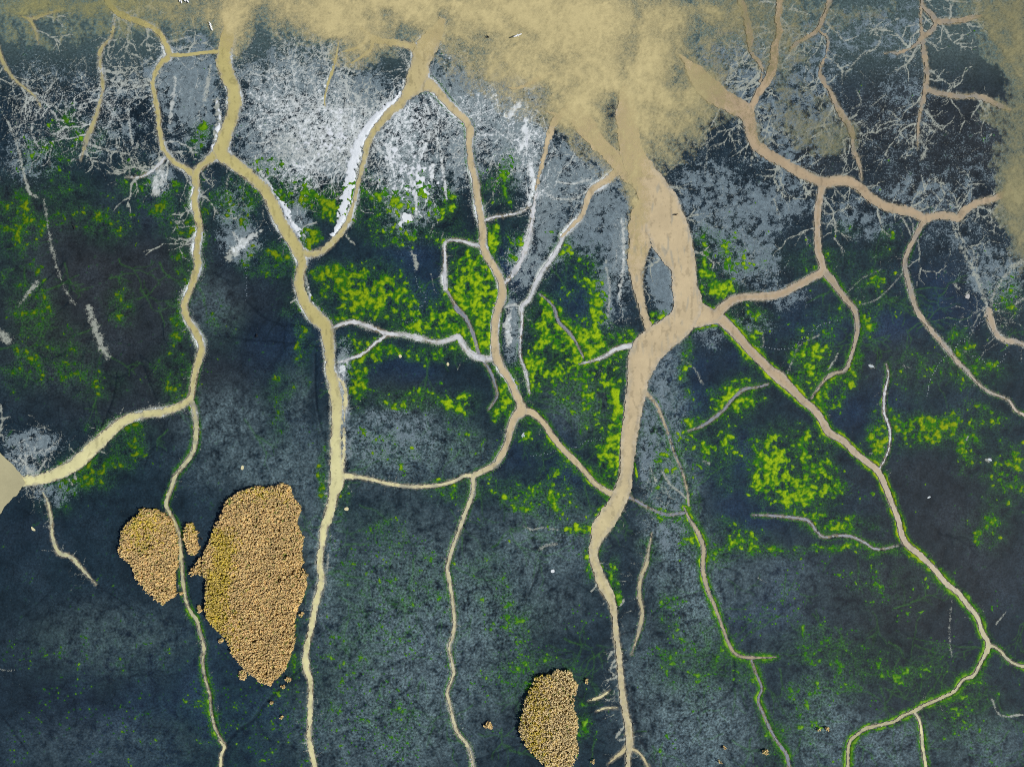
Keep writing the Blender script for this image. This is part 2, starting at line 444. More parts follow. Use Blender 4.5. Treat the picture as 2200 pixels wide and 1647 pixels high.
 ("small triangular pool with a tail at the right edge", 'dull', .5, .1, 1.2, [(2118,680,9),(2124,664,14),(2128,686,16),(2138,712,9),(2158,730,10),(2180,734,8),(2208,742,9)]),
 ("hair thin pale creek between the green banks on the right", 'pale', .2, .5, .7, [(1905,782,3),(1909,808,5),(1901,845,5),(1900,885,5),(1912,922,4),(1911,958,3),(1902,985,3),(1890,1006,3)]),
 ("yellow creek tongue at the top, left of the broad river", 'tan', .1, 0, 1.3, [(1222,232,8),(1205,248,14),(1190,266,15),(1180,292,12),(1173,320,10),(1165,350,9),(1158,380,8),(1150,408,4)]),
 ("muddy arm from the lake meeting the broad river from the upper left", 'tan', .05, 0, 2.0, [(1225,225,70),(1258,270,46),(1285,305,34),(1315,335,32),(1350,372,40)]),
 ("yellow creek turning white, going down left from the broad river", 'tan', .9, .1, 1.1, [(1345,362,26),(1322,372,18),(1298,392,15),(1273,406,15),(1262,430,13),(1249,463,11),(1226,488,8),(1208,508,7)]),
 ("white lower half of the creek left of the broad river", 'pale', .7, .3, .8, [(1210,506,7),(1196,538,8),(1162,588,7),(1149,614,7),(1137,643,6),(1121,659,6),(1122,690,4),(1118,730,4),(1118,765,4),(1130,800,4),(1138,845,3)]),
 ("white streaky creek beside the middle creek", 'pale', .8, 0, 1.6, [(1152,405,5),(1146,450,7),(1138,500,8),(1124,550,10),(1100,592,8),(1080,612,5)]),
 ("white creek arching between the main left creek and a crossing", 'pale', .8, .3, .8, [(716,703,5),(742,694,7),(765,692,7),(800,704,7),(833,717,9),(865,718,5),(900,726,7),(940,735,6),(970,728,8),(985,724,10),(1003,752,9),(1033,769,12),(1062,770,9)]),
 ("white creek from the crossing down to the main left creek", 'pale', .7, .3, .8, [(834,717,6),(805,738,5),(782,758,5),(760,768,6),(728,778,12)]),
 ("short white hooked creek left of the middle creek", 'pale', .8, .3, .8, [(1036,530,6),(1012,524,6),(990,517,5),(958,520,4),(956,560,6),(955,598,7),(958,622,5)]),
 ("grey creek through the brightest green bank in the middle", 'grey', .5, .7, .8, [(957,618,3),(975,650,6),(983,664,12),(1000,682,8),(1014,710,7),(1022,735,5),(1028,760,7)]),
 ("grey hair creek hanging below the white crossing", 'grey', .3, .5, .8, [(1038,774,5),(1052,795,5),(1061,818,5),(1068,850,4),(1050,880,3)]),
 ("white twig creek right of the middle creek", 'pale', .5, 0, .9, [(1042,474,5),(1062,466,4),(1085,463,4),(1120,455,3),(1142,438,4)]),
 ("grey creek winding over the green bank left of the broad river", 'grey', .3, .5, .8, [(1160,632,4),(1178,646,5),(1192,664,6),(1200,690,6),(1226,718,6),(1240,740,5),(1254,768,4)]),
 ("white creek entering the broad river at its bend from the left", 'pale', .4, .6, .8, [(1245,782,4),(1275,774,5),(1300,765,6),(1328,748,9),(1368,742,12)]),
 ("thin yellow side creek right of the broad river, going to a branching knot", 'dull', .3, .5, 1.0, [(1378,838,14),(1392,848,8),(1410,868,6),(1424,900,5),(1436,930,4),(1448,970,3),(1465,1010,3),(1476,1050,4),(1480,1085,6)]),
 ("grey creek with green banks going down from the branching knot", 'dull', .3, 1.1, .8, [(1470,1090,5),(1480,1112,6),(1500,1145,8),(1512,1180,8),(1510,1220,8),(1520,1265,7),(1535,1300,5),(1550,1340,4),(1565,1380,5),(1580,1404,5),(1605,1412,5),(1640,1412,4),(1668,1411,3)]),
 ("pale link creek from the broad river to the branching knot", 'grey', .2, .4, .9, [(1345,1066,6),(1365,1074,5),(1390,1088,4),(1430,1105,4),(1472,1101,5)]),
 ("narrow green edged creek at the lower right of centre", 'grey', .2, 1.0, .8, [(1614,1416,4),(1624,1444,4),(1637,1478,4),(1629,1502,4),(1640,1532,5),(1655,1566,5),(1672,1595,5),(1690,1620,7),(1697,1652,7)]),
 ("short cream creek right of the broad river's lower course", 'dull', .2, .4, .8, [(1400,1146,4),(1396,1170,5),(1392,1192,6),(1387,1216,8),(1377,1242,7),(1374,1280,7),(1380,1312,7),(1377,1338,8),(1368,1372,5),(1357,1405,3)]),
 ("grey creek left of the pinkish long creek near the right junction", 'grey', .3, .5, .8, [(1650,826,8),(1625,832,5),(1600,836,6),(1577,854,6),(1550,885,6),(1510,914,7),(1478,926,4)]),
 ("pale blue creek twisting left from the long right creek", 'grey', .5, .6, .8, [(1618,1106,3),(1650,1107,4),(1690,1110,5),(1736,1118,6),(1754,1140,4),(1772,1154,4),(1800,1150,4),(1828,1152,6),(1856,1164,4),(1886,1180,4),(1930,1172,4)]),
 ("pale creek below the left lagoon ending among the dark mud", 'dull', .5, .2, 1.2, [(88,1052,5),(101,1078,7),(109,1112,5),(112,1150,6),(125,1187,8),(150,1195,8),(180,1226,7),(206,1255,4)]),
 ("left leg of the forked foot of the broad river", 'tan', .1, .1, .9, [(1350,1602,14),(1336,1616,9),(1318,1630,5),(1308,1640,3)]),
 ("right leg of the forked foot of the broad river", 'tan', .1, .3, .8, [(1352,1606,10),(1372,1616,5),(1386,1634,4),(1394,1652,4)]),
 ("braided strand right of the main left creek", 'cream', .6, .1, 2.2, [(716,800,6),(736,824,9),(742,850,9),(741,880,8),(738,920,6),(740,950,6),(738,980,8),(734,1005,10)]),
 ("tan link creek from the upper lake into the vase shaped inlet", 'tan', .1, 0, 1.4, [(768,50,8),(788,72,15),(812,86,13),(850,92,13),(880,98,17),(902,110,24)]),
 ("yellow rivulet hanging below the upper lake, left of the vase shaped inlet", 'tan', .3, 0, 1.0, [(729,76,3),(725,105,6),(718,140,6),(706,175,6),(697,215,6),(700,232,3)]),
 ("yellow rivulet forking from the tan link creek down to the left", 'tan', .1, 0, 1.0, [(800,82,8),(797,104,7),(776,122,6),(752,138,4)]),
 ("yellow rivulet arching left from the tan link creek", 'tan', .1, 0, 1.0, [(790,74,7),(782,92,6),(762,104,6),(730,112,4)]),
 ("tan rivulet curving out of the lake's lower left shore", 'tan', .1, 0, 1.2, [(1188,150,5),(1158,168,8),(1122,186,7),(1098,189,6),(1080,180,3)]),
 ("cross shaped tan rivulet at the head of the yellow creek tongue", 'tan', .1, 0, 1.0, [(1165,236,3),(1188,243,5),(1212,247,6),(1236,234,5)]),
 ("greenish forked rivulet near the top left corner", 'dull', 0, 0, 1.2, [(44,34,5),(66,40,8),(92,32,7),(132,20,5)]),
 ("greenish rivulet tail near the top left corner", 'dull', 0, 0, 1.0, [(62,42,6),(74,62,6),(82,94,4)]),
 ("yellow brown finger pool beside the lower reed bed, upper", 'cream', .1, .1, 1.2, [(1264,1505,3),(1278,1502,5),(1295,1494,5),(1312,1482,3)]),
 ("yellow brown finger pool beside the lower reed bed, lower", 'cream', .1, .1, 1.2, [(1282,1527,4),(1300,1521,4),(1326,1520,3)]),
 ("short pale creek with a bulb on the upper left flat", 'pale', .4, 0, 1.2, [(356,336,5),(342,352,7),(325,368,6),(300,380,4),(270,380,3)]),
]
CR = []
for lab, typ, rim, fr, rag, pts in CREEKS:
    P_ = spline(pts)
    if lab.startswith('sinuous creek'): P_[:, 2] *= 1 - 0.30 * sstep(985, 1045, P_[:, 1])
    CR.append(dict(label=lab, typ=typ, rim=rim, fringe=fr, rag=rag * (1.5 if typ in ('grey', 'pale', 'dull') else 1.15), pts=P_))

for c in CR:
    if c["typ"] == 'grey':
        c["pts"][:, 2] *= 0.8
    for rev in (False, True):
        P = c["pts"][::-1] if rev else c["pts"]
        x, y = P[-1, :2]
        if not (12 < x < 2188 and 12 < y < 1635): continue
        if any(o is not c and np.min(np.hypot(o["pts"][:, 0] - x, o["pts"][:, 1] - y) - o["pts"][:, 2] / 2) < 3 for o in CR): continue
        n = min(14, len(P) // 3)
        P[-n:, 2] *= np.linspace(1, .25, n)
# thin dark drainage gullies (no water)
GULLIES = [
 [(452,1495,5),(453,1520,5),(462,1562,5),(478,1597,5)],
 [(482,1600,5),(510,1570,6),(545,1545,6),(570,1510,5),(600,1480,6),(640,1440,6),(656,1432,3)],
 [(0,1535,4),(20,1560,5),(40,1590,4),(55,1610,3)],
 [(1575,1410,5),(1577,1450,5),(1572,1480,5),(1545,1505,4),(1500,1530,4),(1462,1550,3)],
 [(677,760,3),(678,850,4),(690,920,3),(700,960,2)],
 [(550,1540,3),(556,1560,3),(580,1590,3),(630,1604,3)],
 [(205,1255,3),(250,1285,4),(285,1310,3)],
 [(1020,1632,3),(1060,1620,5),(1095,1606,4),(1125,1600,3)],
 [(800,1420,3),(840,1470,4),(880,1520,4),(890,1560,3),(925,1600,3),(945,1640,3)],
 [(1225,1500,5),(1258,1506,5),(1275,1500,3)],[(1232,1540,6),(1262,1530,6),(1285,1528,4)],
 [(1245,1550,4),(1262,1580,5),(1300,1595,4)],[(1250,1565,3),(1275,1548,4),(1300,1535,3)],
 [(1355,1470,5),(1360,1500,7),(1362,1540,8),(1375,1580,8),(1388,1610,6)],
 [(735,1000,6),(745,1028,5),(790,1030,3)],
 [(460,720,3),(540,730,4),(600,735,4),(700,745,3)],[(520,640,3),(580,690,4),(660,700,3)],
 [(1150,1180,5),(1185,1170,6),(1210,1158,4)],[(1160,1190,3),(1155,1230,4),(1130,1290,3)],
 [(80,760,3),(110,770,3),(160,745,3)],[(200,800,3),(250,810,3),(275,800,2)],[(60,650,2),(90,610,3),(140,560,2)],
 [(300,770,2),(320,820,3),(335,860,2)],[(210,930,2),(240,860,3),(250,800,2)],
 [(1455,1180,4),(1480,1200,5),(1510,1215,3)],[(1400,1320,3),(1440,1290,5),(1520,1270,4)],
 [(1460,1170,3),(1462,1240,3),(1480,1290,3)],[(640,1225,3),(660,1215,6),(686,1205,4)],
 [(560,880,3),(620,890,3),(660,870,3)],[(1670,810,3),(1720,800,5),(1770,785,6),(1800,780,3)],
 [(1770,1010,2),(1790,1060,2)],[(390,990,2),(330,960,3),(310,1000,2)],
]
# pale and white veins, and painted glints in the upper middle: x, y, width, with a brightness
VEINS = [
 (.9,[(1328,1395,3),(1314,1402,4),(1306,1415,3)]),(.9,[(1329,1412,4),(1316,1424,4),(1312,1438,4),(1318,1450,3)]),(.8,[(1330,1428,4),(1312,1434,3)]),(.9,[(1331,1445,4),(1320,1456,3),(1300,1460,2)]),(.9,[(1342,1560,5),(1330,1572,6),(1324,1584,4)]),(.8,[(1345,1585,5),(1332,1590,5),(1326,1586,3)]),
 (.7,[(716,1040,5),(700,1032,3),(690,1036,2)]),(.7,[(714,1055,5),(698,1060,3),(686,1058,2)]),(.7,[(712,1075,4),(696,1084,3)]),(.8,[(1290,1240,5),(1278,1262,5),(1270,1270,3)]),(.8,[(1310,1285,5),(1298,1296,3)]),
 (.9,[(330,180,4),(300,186,4),(270,195,3),(240,200,3),(222,195,3)]),(.7,[(328,205,3),(300,210,3),(280,218,3),(275,240,5),(280,280,6),(285,320,5)]),
 (.7,[(222,210,4),(238,240,4),(245,258,3),(275,255,3)]),(.8,[(0,232,3),(20,270,4),(40,320,5),(50,370,6),(62,410,8),(80,425,5)]),
 (.7,[(88,232,4),(75,255,4),(68,280,6),(80,310,4),(85,318,4)]),(.6,[(140,210,4),(142,245,3)]),
 (.9,[(190,310,4),(215,318,5),(240,325,4),(275,330,4)]),(.8,[(345,356,10),(338,380,14),(335,400,16),(334,412,20)]),
 (.8,[(345,340,5),(350,370,8),(345,395,8)]),
 (.8,[(375,165,3),(375,195,6),(368,230,9),(365,265,7)]),(.8,[(452,140,4),(447,180,9),(440,215,8)]),
 (.8,[(500,500,5),(520,520,14),(545,505,10),(560,495,6)]),(.9,[(490,555,16),(505,540,20),(530,520,16)]),
 (.6,[(493,375,4),(487,400,4),(495,450,5),(500,470,4)]),
 (.9,[(738,498,5),(748,512,3),(762,525,2)]),
 (.8,[(905,192,3),(915,225,4),(930,262,4),(940,300,5),(948,340,5),(955,390,6),(960,430,4)]),
 (1.,[(830,310,5),(838,340,7),(845,365,4)]),(1.,[(930,355,7),(928,385,8)]),(1.,[(915,310,6),(905,340,6)]),
 (.9,[(885,540,4),(893,560,9),(895,580,5)]),(.9,[(880,380,5),(890,410,10),(895,440,6),(893,470,5)]),
 (1.,[(868,468,18),(880,466,16)]),(.9,[(1012,285,3),(1035,290,4),(1060,290,4)]),
 (.9,[(1058,340,3),(1053,355,3)]),(.7,[(1010,250,3),(1045,240,3),(1075,225,3)]),
 (.9,[(1120,215,8),(1100,240,16),(1085,250,8)]),(.9,[(1128,260,14),(1130,300,18),(1115,325,10)]),
 (.8,[(1140,355,16),(1145,395,14),(1135,440,10)]),
 (.8,[(1195,390,4),(1230,395,4),(1270,385,4)]),(.8,[(1165,410,5),(1190,425,6),(1230,428,5),(1262,410,5)]),
 (.8,[(1335,470,6),(1340,520,8),(1338,580,8),(1330,640,6)]),(.6,[(1300,560,5),(1310,620,6),(1305,680,6)]),
 (.8,[(1095,665,8),(1090,700,16),(1093,740,12)]),(.9,[(1085,660,5),(1105,655,5),(1122,660,5)]),
 (.6,[(210,700,10),(190,660,14),(215,735,20),(230,765,14)]),(.6,[(40,660,4),(60,630,10),(82,605,10)]),(.6,[(0,715,20),(15,730,26)]),
 (.5,[(95,430,6),(105,500,8),(118,560,8),(135,610,5),(160,655,8)]),
 (.8,[(0,870,6),(5,900,5),(0,935,6)]),(.7,[(3,900,4),(22,895,3)]),
 (.9,[(45,985,6),(60,1005,6),(70,1025,7)]),(.8,[(20,985,4),(50,1000,4),(72,1015,5)]),(.8,[(100,985,4),(85,1010,5),(75,1025,5)]),
 (.7,[(160,1015,6),(165,1035,5)]),(.7,[(140,1020,5),(155,1040,4)]),
 (.7,[(1770,400,3),(1758,430,3)]),(.7,[(1935,462,3),(1948,485,4),(1957,505,3)]),(.7,[(1948,460,3),(1960,480,3),(1963,500,3)]),
 (.7,[(2055,475,4),(2065,510,4),(2080,545,3),(2095,560,3)]),(.6,[(1890,455,3),(1895,490,3),(1915,510,4)]),
 (.6,[(2150,430,3),(2160,470,4),(2190,490,4)]),(.6,[(2045,478,4),(2060,520,6),(2085,570,10),(2100,600,12),(2115,640,10),(2122,660,6)]),
 (.6,[(2200,560,14),(2170,580,10),(2140,620,6),(2128,655,5)]),(.5,[(2100,545,4),(2098,600,4)]),
 (.5,[(2200,640,10),(2180,655,8)]),(.5,[(1845,655,4),(1880,645,4),(1910,620,4),(1940,585,4)]),(.5,[(1815,635,3),(1850,600,3),(1890,580,3)]),
 (.6,[(1690,805,5),(1705,770,4),(1720,740,3),(1760,720,3)]),(.6,[(1780,795,4),(1795,770,6),(1800,760,4)]),
 (.6,[(1620,760,2),(1640,740,3),(1635,705,3)]),(.6,[(1465,772,3),(1490,790,4),(1510,825,4)]),
 (.7,[(1555,100,3),(1500,130,2)]),(.6,[(1860,110,3),(1840,130,4),(1815,160,3)]),(.6,[(1900,40,3),(1880,65,6),(1890,80,4)]),
 (.6,[(1860,115,4),(1885,100,5),(1900,60,4),(1930,40,3)]),
 (.6,[(1830,235,3),(1850,220,3),(1840,195,3)]),(.5,[(1870,230,3),(1900,205,4)]),(.5,[(1800,260,3),(1770,270,3),(1740,280,4),(1700,310,3)]),
 (.6,[(1725,285,4),(1710,300,5),(1698,320,3)]),(.5,[(1680,285,10),(1670,275,5)]),(.7,[(1618,330,5),(1612,355,3)]),
 (.5,[(1515,270,3),(1520,310,4),(1515,370,3)]),(.5,[(1480,300,3),(1510,310,3),(1540,290,3)]),
 (.5,[(1850,320,3),(1865,280,4),(1850,260,3)]),(.6,[(1975,300,8),(1990,320,10),(1975,345,5)]),(.5,[(1960,300,6),(1945,340,4)]),
 (.6,[(1410,340,3),(1390,330,3),(1375,325,3)]),(.6,[(1395,345,2),(1408,370,3)]),(.6,[(1430,375,2),(1445,360,3),(1460,350,3)]),
 (.9,[(1340,1290,5),(1332,1300,4)]),(.8,[(1420,1010,3),(1440,1040,5),(1465,1060,4),(1480,1078,3)]),(.7,[(1395,1000,4),(1410,1035,6)]),
 (.6,[(1160,1180,5),(1175,1172,8),(1195,1168,5)]),(.7,[(1125,1130,3),(1145,1138,4),(1165,1133,4),(1200,1138,3)]),
 (.6,[(2045,1290,2),(2040,1350,4),(2042,1390,3),(2045,1410,3)]),(.7,[(2140,1340,3),(2160,1315,3)]),(.6,[(1628,1240,2),(1645,1250,2)]),
 (.6,[(0,1437,3),(18,1440,3),(30,1438,2)]),(.8,[(2130,1500,2),(2150,1535,4),(2195,1535,4)]),
 (.7,[(685,1300,3),(668,1310,2)]),(.6,[(700,1255,5),(705,1190,5),(703,1220,5)]),
 (.8,[(655,590,7),(662,620,7),(668,660,6),(690,690,5)]),(.8,[(640,640,3),(625,650,3)]),
 (.8,[(560,370,8),(590,420,14),(615,460,14),(632,500,10)]),(.8,[(465,215,10),(470,260,12),(462,300,8)]),
 (.8,[(660,520,4),(650,490,3),(680,478,3)]),(.8,[(1110,160,5),(1135,190,6),(1160,180,5)]),
 (.6,[(2050,610,5),(2060,620,6)]),(.6,[(2080,632,8),(2078,630,7)]),(.6,[(1870,785,8),(1880,790,6)]),(.5,[(1940,785,5),(1955,790,4)]),
 (.7,[(1870,975,5),(1900,960,2)]),(.6,[(2075,945,7),(2080,938,5)]),(.7,[(2122,988,9),(2127,985,6)]),(.5,[(1510,990,8),(1525,995,5)]),
 (.9,[(735,790,14),(738,800,12),(742,780,6)]),
]

# ------------------------------------------------------------------ terrain grid
def axis(lo, hi, step):
    fine = np.arange(lo - 40, hi + 40 + step, step)
    def tail():
        out, d, p = [], step * 1.6, 0.0
        while p < 11000:
            p += d
            out.append(p)
            d = min(d * (1.22 if p < 420 else 1.5), 6 if p < 420 else 2200)
        return np.array(out)
    t = tail()
    return np.concatenate([(fine[0] - t)[::-1], fine, fine[-1] + t])

AX = axis(0, 2200, 2.3)
AY = axis(0, 1647, 2.3)
X, Y = np.meshgrid(AX, AY)
print("grid", X.shape, X.size)

# signed distance to creeks
NEG = -60.0
FC = np.full(X.shape, NEG)
rim = np.zeros(X.shape, np.float32)
fringe = np.zeros(X.shape, np.float32)
nz_r = 0.55 + 0.9 * np.clip(fbm(X, Y, 60, 301, 2), -0.6, 0.6)
tmp = np.empty(X.shape)
for c in CR:
    P = c["pts"]
    i0 = np.searchsorted(AX, P[:, 0].min() - 75); i1 = np.searchsorted(AX, P[:, 0].max() + 75)
    j0 = np.searchsorted(AY, P[:, 1].min() - 75); j1 = np.searchsorted(AY, P[:, 1].max() + 75)
    L = np.full((j1 - j0, i1 - i0), NEG)
    stroke_field(AX[i0:i1], AY[j0:j1], P, L, 34)
    sl = (slice(j0, j1), slice(i0, i1))
    FC[sl] = np.maximum(FC[sl], L)
    if c["rim"]:
        r = c["rim"] * np.exp(-(np.clip(-L, 0, 99) / (3.6 + 3.6 * c["rim"])) ** 1.5) * (L > NEG + 1)
        rim[sl] = np.maximum(rim[sl], r)
    if c["fringe"]:
        d = -L
        f = c["fringe"] * np.exp(-np.abs(np.clip(d - 3, 0, 99)) / 5.5) * (L > NEG + 1)
        fringe[sl] = np.maximum(fringe[sl], f)
print('creeks', time.time() - T0)

FG = np.full(X.shape, NEG)
for g in GULLIES:
    stroke_field(AX, AY, spline(g), FG, 12)

# random side rills: creeks grow short ragged branches; silver flats grow vein networks
def walk(x, y, ang, length, w, wig=0.35, branch=0.0, depth=0, out=None):
    if out is None: out = []
    n = max(3, int(length / 5))
    pts = [(x, y, w)]
    a = ang
    for k in range(n):
        a += rng.normal(0, wig)
        a += (ang - a) * 0.15
        x += 5 * math.cos(a); y += 5 * math.sin(a)
        pts.append((x, y, max(0.8, w * (1 - 0.75 * (k + 1) / n))))
        if depth < 2 and rng.random() < branch:
            walk(x, y, a + rng.choice([-1, 1]) * rng.uniform(0.5, 1.1), length * rng.uniform(.3, .6), max(0.9, w * .65), wig, branch, depth + 1, out)
    out.append(np.array(pts))
    return out

VF = np.zeros(X.shape, np.float32)         # brightness of veins
def add_vein(P, val, soft=1.3):
    lo_x, hi_x = P[:, 0].min() - 25, P[:, 0].max() + 25
    lo_y, hi_y = P[:, 1].min() - 25, P[:, 1].max() + 25
    i0, i1 = np.searchsorted(AX, lo_x), np.searchsorted(AX, hi_x)
    j0, j1 = np.searchsorted(AY, lo_y), np.searchsorted(AY, hi_y)
    if i1 - i0 < 2 or j1 - j0 < 2: return
    L = np.full((j1 - j0, i1 - i0), NEG)
    stroke_field(AX[i0:i1], AY[j0:j1], P, L, 6)
    wv = P[:, 2].max()
    if wv > 4:
        gx, gy = np.meshgrid(AX[i0:i1], AY[j0:j1])
        L = L + min(wv * .42, 6) * (gnoise(gx, gy, 13, 201) * .8 + gnoise(gx, gy, 5.5, 202) * .9) - wv * .06
        soft = soft + wv * .12
    v = val * np.clip((L + soft) / (2 * soft), 0, 1)
    VF[j0:j1, i0:i1] = np.maximum(VF[j0:j1, i0:i1], v)

for val, pts in VEINS:
    add_vein(spline(pts), val, 2.2)
# rill fans: (x, y, spread x, spread y, count, direction degrees, length, value)
FANS = [(560,240,60,90,46,150,40,.7),(720,270,90,70,90,200,46,.95),(650,180,60,50,40,100,34,.7),(980,260,60,90,50,80,34,.7),
 (870,260,50,70,46,70,36,.75),(620,330,70,40,40,20,40,.7),(240,200,110,70,60,90,34,.55),(90,250,90,70,40,90,34,.5),(300,290,60,50,36,80,30,.55),
 (1080,420,50,80,30,60,30,.6),(1250,350,60,60,46,120,34,.55),(1330,560,16,130,50,95,36,.5),(1560,480,80,90,60,80,30,.4),(1590,600,60,30,26,80,26,.45),
 (1700,300,110,90,50,70,30,.4),(1900,300,110,120,60,70,30,.42),(2060,360,70,60,40,40,30,.4),(2000,120,80,80,24,60,26,.35),(1560,100,60,60,26,90,26,.35),
 (2150,560,50,60,40,130,44,.5),(2000,520,80,50,30,80,30,.4),(1480,300,40,60,30,60,30,.4),(80,960,50,30,50,120,30,.6),(60,1005,30,20,20,-60,26,.7),
 (1340,1240,10,60,16,170,16,.5),(1322,1440,6,60,24,185,16,.7),(1420,1020,30,40,20,60,30,.5),(1810,140,60,60,26,60,30,.4),(1100,640,20,40,20,100,24,.5),
 (500,420,40,60,20,80,20,.4),(1130,300,30,60,30,90,28,.7)]
for x, y, sx, sy, n, dg, ln, val in FANS:
    for k in range(n):
        for P in walk(x + rng.normal(0, sx), y + rng.normal(0, sy), math.radians(dg + rng.normal(0, 50)), ln * rng.uniform(.6, 2.0), rng.uniform(1.3, 3.0), .34, .13):
            add_vein(P, val * rng.uniform(.6, 1.05))
# root-like rills spreading from the crusted banks: x, y, direction, spread, count, length, value
ROOTS = [(690,120,80,30,14,120,.8),(620,130,85,30,12,100,.7),(560,160,70,40,12,110,.7),(760,150,100,40,12,110,.8),(820,230,-90,40,10,70,.8),(870,200,-95,30,14,160,.9),(920,210,-85,30,14,150,.8),(960,250,-100,40,12,110,.7),(640,330,140,50,16,90,.8),(700,340,150,50,14,90,.8),(120,160,-90,40,14,110,.65),(260,170,-80,40,14,120,.65),(180,120,-95,30,10,100,.5),(30,200,-70,40,12,110,.6),(300,300,-120,50,10,80,.6),(1060,180,-80,40,12,110,.7),(1140,220,-95,30,12,130,.8),(1240,330,-100,50,12,90,.6),(790,290,185,34,30,150,1.0),(770,330,195,34,24,120,.95),(745,265,175,50,26,130,.95),(820,250,165,40,22,120,.9),(650,260,180,60,24,90,.85),(600,200,160,70,20,70,.7),(700,300,200,40,12,90,.9),(850,215,230,36,10,80,.8),
 (500,180,20,40,10,60,.6),(505,240,-10,40,10,70,.6),(545,380,-30,40,8,60,.6),(330,185,175,30,8,90,.7),(215,215,170,60,8,80,.65),(245,260,30,50,8,70,.65),(70,260,100,60,10,80,.6),(40,320,60,60,8,60,.6),
 (900,195,100,30,12,110,.8),(1010,290,-10,50,10,60,.7),(985,250,10,50,8,70,.7),(1125,320,90,50,12,90,.8),(1100,220,150,50,8,60,.7),(1160,420,110,40,10,80,.7),(1250,430,170,50,8,60,.6),
 (1972,310,95,36,16,70,.6),(1835,260,20,50,10,60,.5),(1860,280,-40,60,8,60,.5),(2060,470,75,50,12,110,.6),(2125,655,-100,40,12,110,.6),(2180,600,150,40,8,90,.5),(1700,290,80,60,10,60,.5),(1520,310,100,60,10,60,.5),(1400,350,-10,50,8,60,.5),
 (60,1010,-100,60,14,60,.8),(100,1020,-80,50,10,50,.7),(85,1055,90,50,8,40,.6),(1440,1060,-140,40,10,80,.6),(1560,470,80,50,12,100,.4),(1620,560,70,50,10,80,.45),(1880,60,120,60,10,70,.45)]
for x, y, dg, sp, n, ln, val in ROOTS:
    for k in range(max(5, int(n * .55))):
        for P in walk(x + rng.normal(0, 10), y + rng.normal(0, 10), -math.radians(dg + rng.normal(0, sp)), ln * rng.uniform(.5, 1.4), rng.uniform(1.6, 3.4), .22, .2):
            add_vein(P, val * rng.uniform(.7, 1.1))
# barbs along the creek edges
for c in CR:
    if c["typ"] in ("grey",): continue
    P = c["pts"]
    for k in range(2, len(P) - 2):
        if rng.random() < 0.10 * c["rag"]:
            d = P[k + 1, :2] - P[k - 1, :2]
            a = math.atan2(d[1], d[0]) + rng.choice([-1, 1]) * rng.uniform(.8, 1.9)
            st = P[k, :2] + np.array([math.cos(a), math.sin(a)]) * P[k, 2] * .45
            for Q in walk(st[0], st[1], a, rng.uniform(5, 16) * c["rag"], rng.uniform(1.4, 2.8), .35, .12):
                add_vein(Q, rng.uniform(.45, .8) * (0.55 + 0.5 * c["rim"]))
# dark hairline cracks and runnels
VKEEP = VF
VF = np.zeros(X.shape, np.float32)
CRACKS = [(1150,1250,130,120,60,80),(1100,1480,130,100,50,60),(1550,1500,120,90,50,100),(850,1350,80,160,40,80),(1650,1350,160,120,40,40),(600,700,90,70,26,30),(250,700,160,120,34,100),(130,820,100,60,26,0),(300,880,120,50,18,90),(880,960,100,60,26,60),(2000,1200,150,150,34,60),(1350,1560,40,60,20,90),
 (200,1400,200,140,40,60),(450,1550,100,80,20,50),(750,1520,60,100,26,70),(1900,1580,120,60,20,50),(480,950,90,80,20,90),(1900,250,140,120,30,60),(2060,380,80,50,16,40),(1450,1250,50,120,24,80)]
for x, y, sx, sy, n, dg in CRACKS:
    for k in range(n):
        for P in walk(x + rng.normal(0, sx), y + rng.normal(0, sy), math.radians(dg + rng.normal(0, 50)), rng.uniform(30, 110), rng.uniform(1.6, 4.2), .28, .16):
            add_vein(P, rng.uniform(.45, .95))
DV = VF
VF = np.zeros(X.shape, np.float32)
for x, y, sx, sy, n, dg in [(1550,1450,130,110,40,90),(1850,1400,150,120,40,60),(900,1300,90,160,34,90),(1130,1100,90,60,20,30),(1180,1480,80,90,24,60),(740,1150,40,120,20,80),(1300,950,40,120,30,80),(1230,830,80,40,24,0),(1850,720,90,60,30,60),(2080,1500,90,80,20,60),(1000,640,80,80,24,40),(160,720,140,140,34,70),(1480,1050,50,80,20,70)]:
    for k in range(n):
        for P in walk(x + rng.normal(0, sx), y + rng.normal(0, sy), math.radians(dg + rng.normal(0, 50)), rng.uniform(30, 120), rng.uniform(1.8, 3.6), .26, .14):
            add_vein(P, rng.uniform(.5, 1.0))
GV = VF
VF = VKEEP
# dendritic side rills of the shallow upper creeks
for c in CR:
    P = c["pts"]
    for k in range(3, len(P) - 2):
        x, y = P[k, :2]
        if not (y < 540 and (x > 1380 or x < 430)) or c["typ"] in ("grey",): continue
        if rng.random() < 0.20:
            d = P[k + 1, :2] - P[k - 1, :2]
            a = math.atan2(d[1], d[0]) + rng.choice([-1, 1]) * rng.uniform(.5, 1.4)
            for Q in walk(x + math.cos(a) * P[k, 2] * .4, y + math.sin(a) * P[k, 2] * .4, a, rng.uniform(24, 95), rng.uniform(2.8, 5.2), .26, .22):
                add_vein(Q, rng.uniform(.7, 1.0))
print("veins", time.time() - T0)

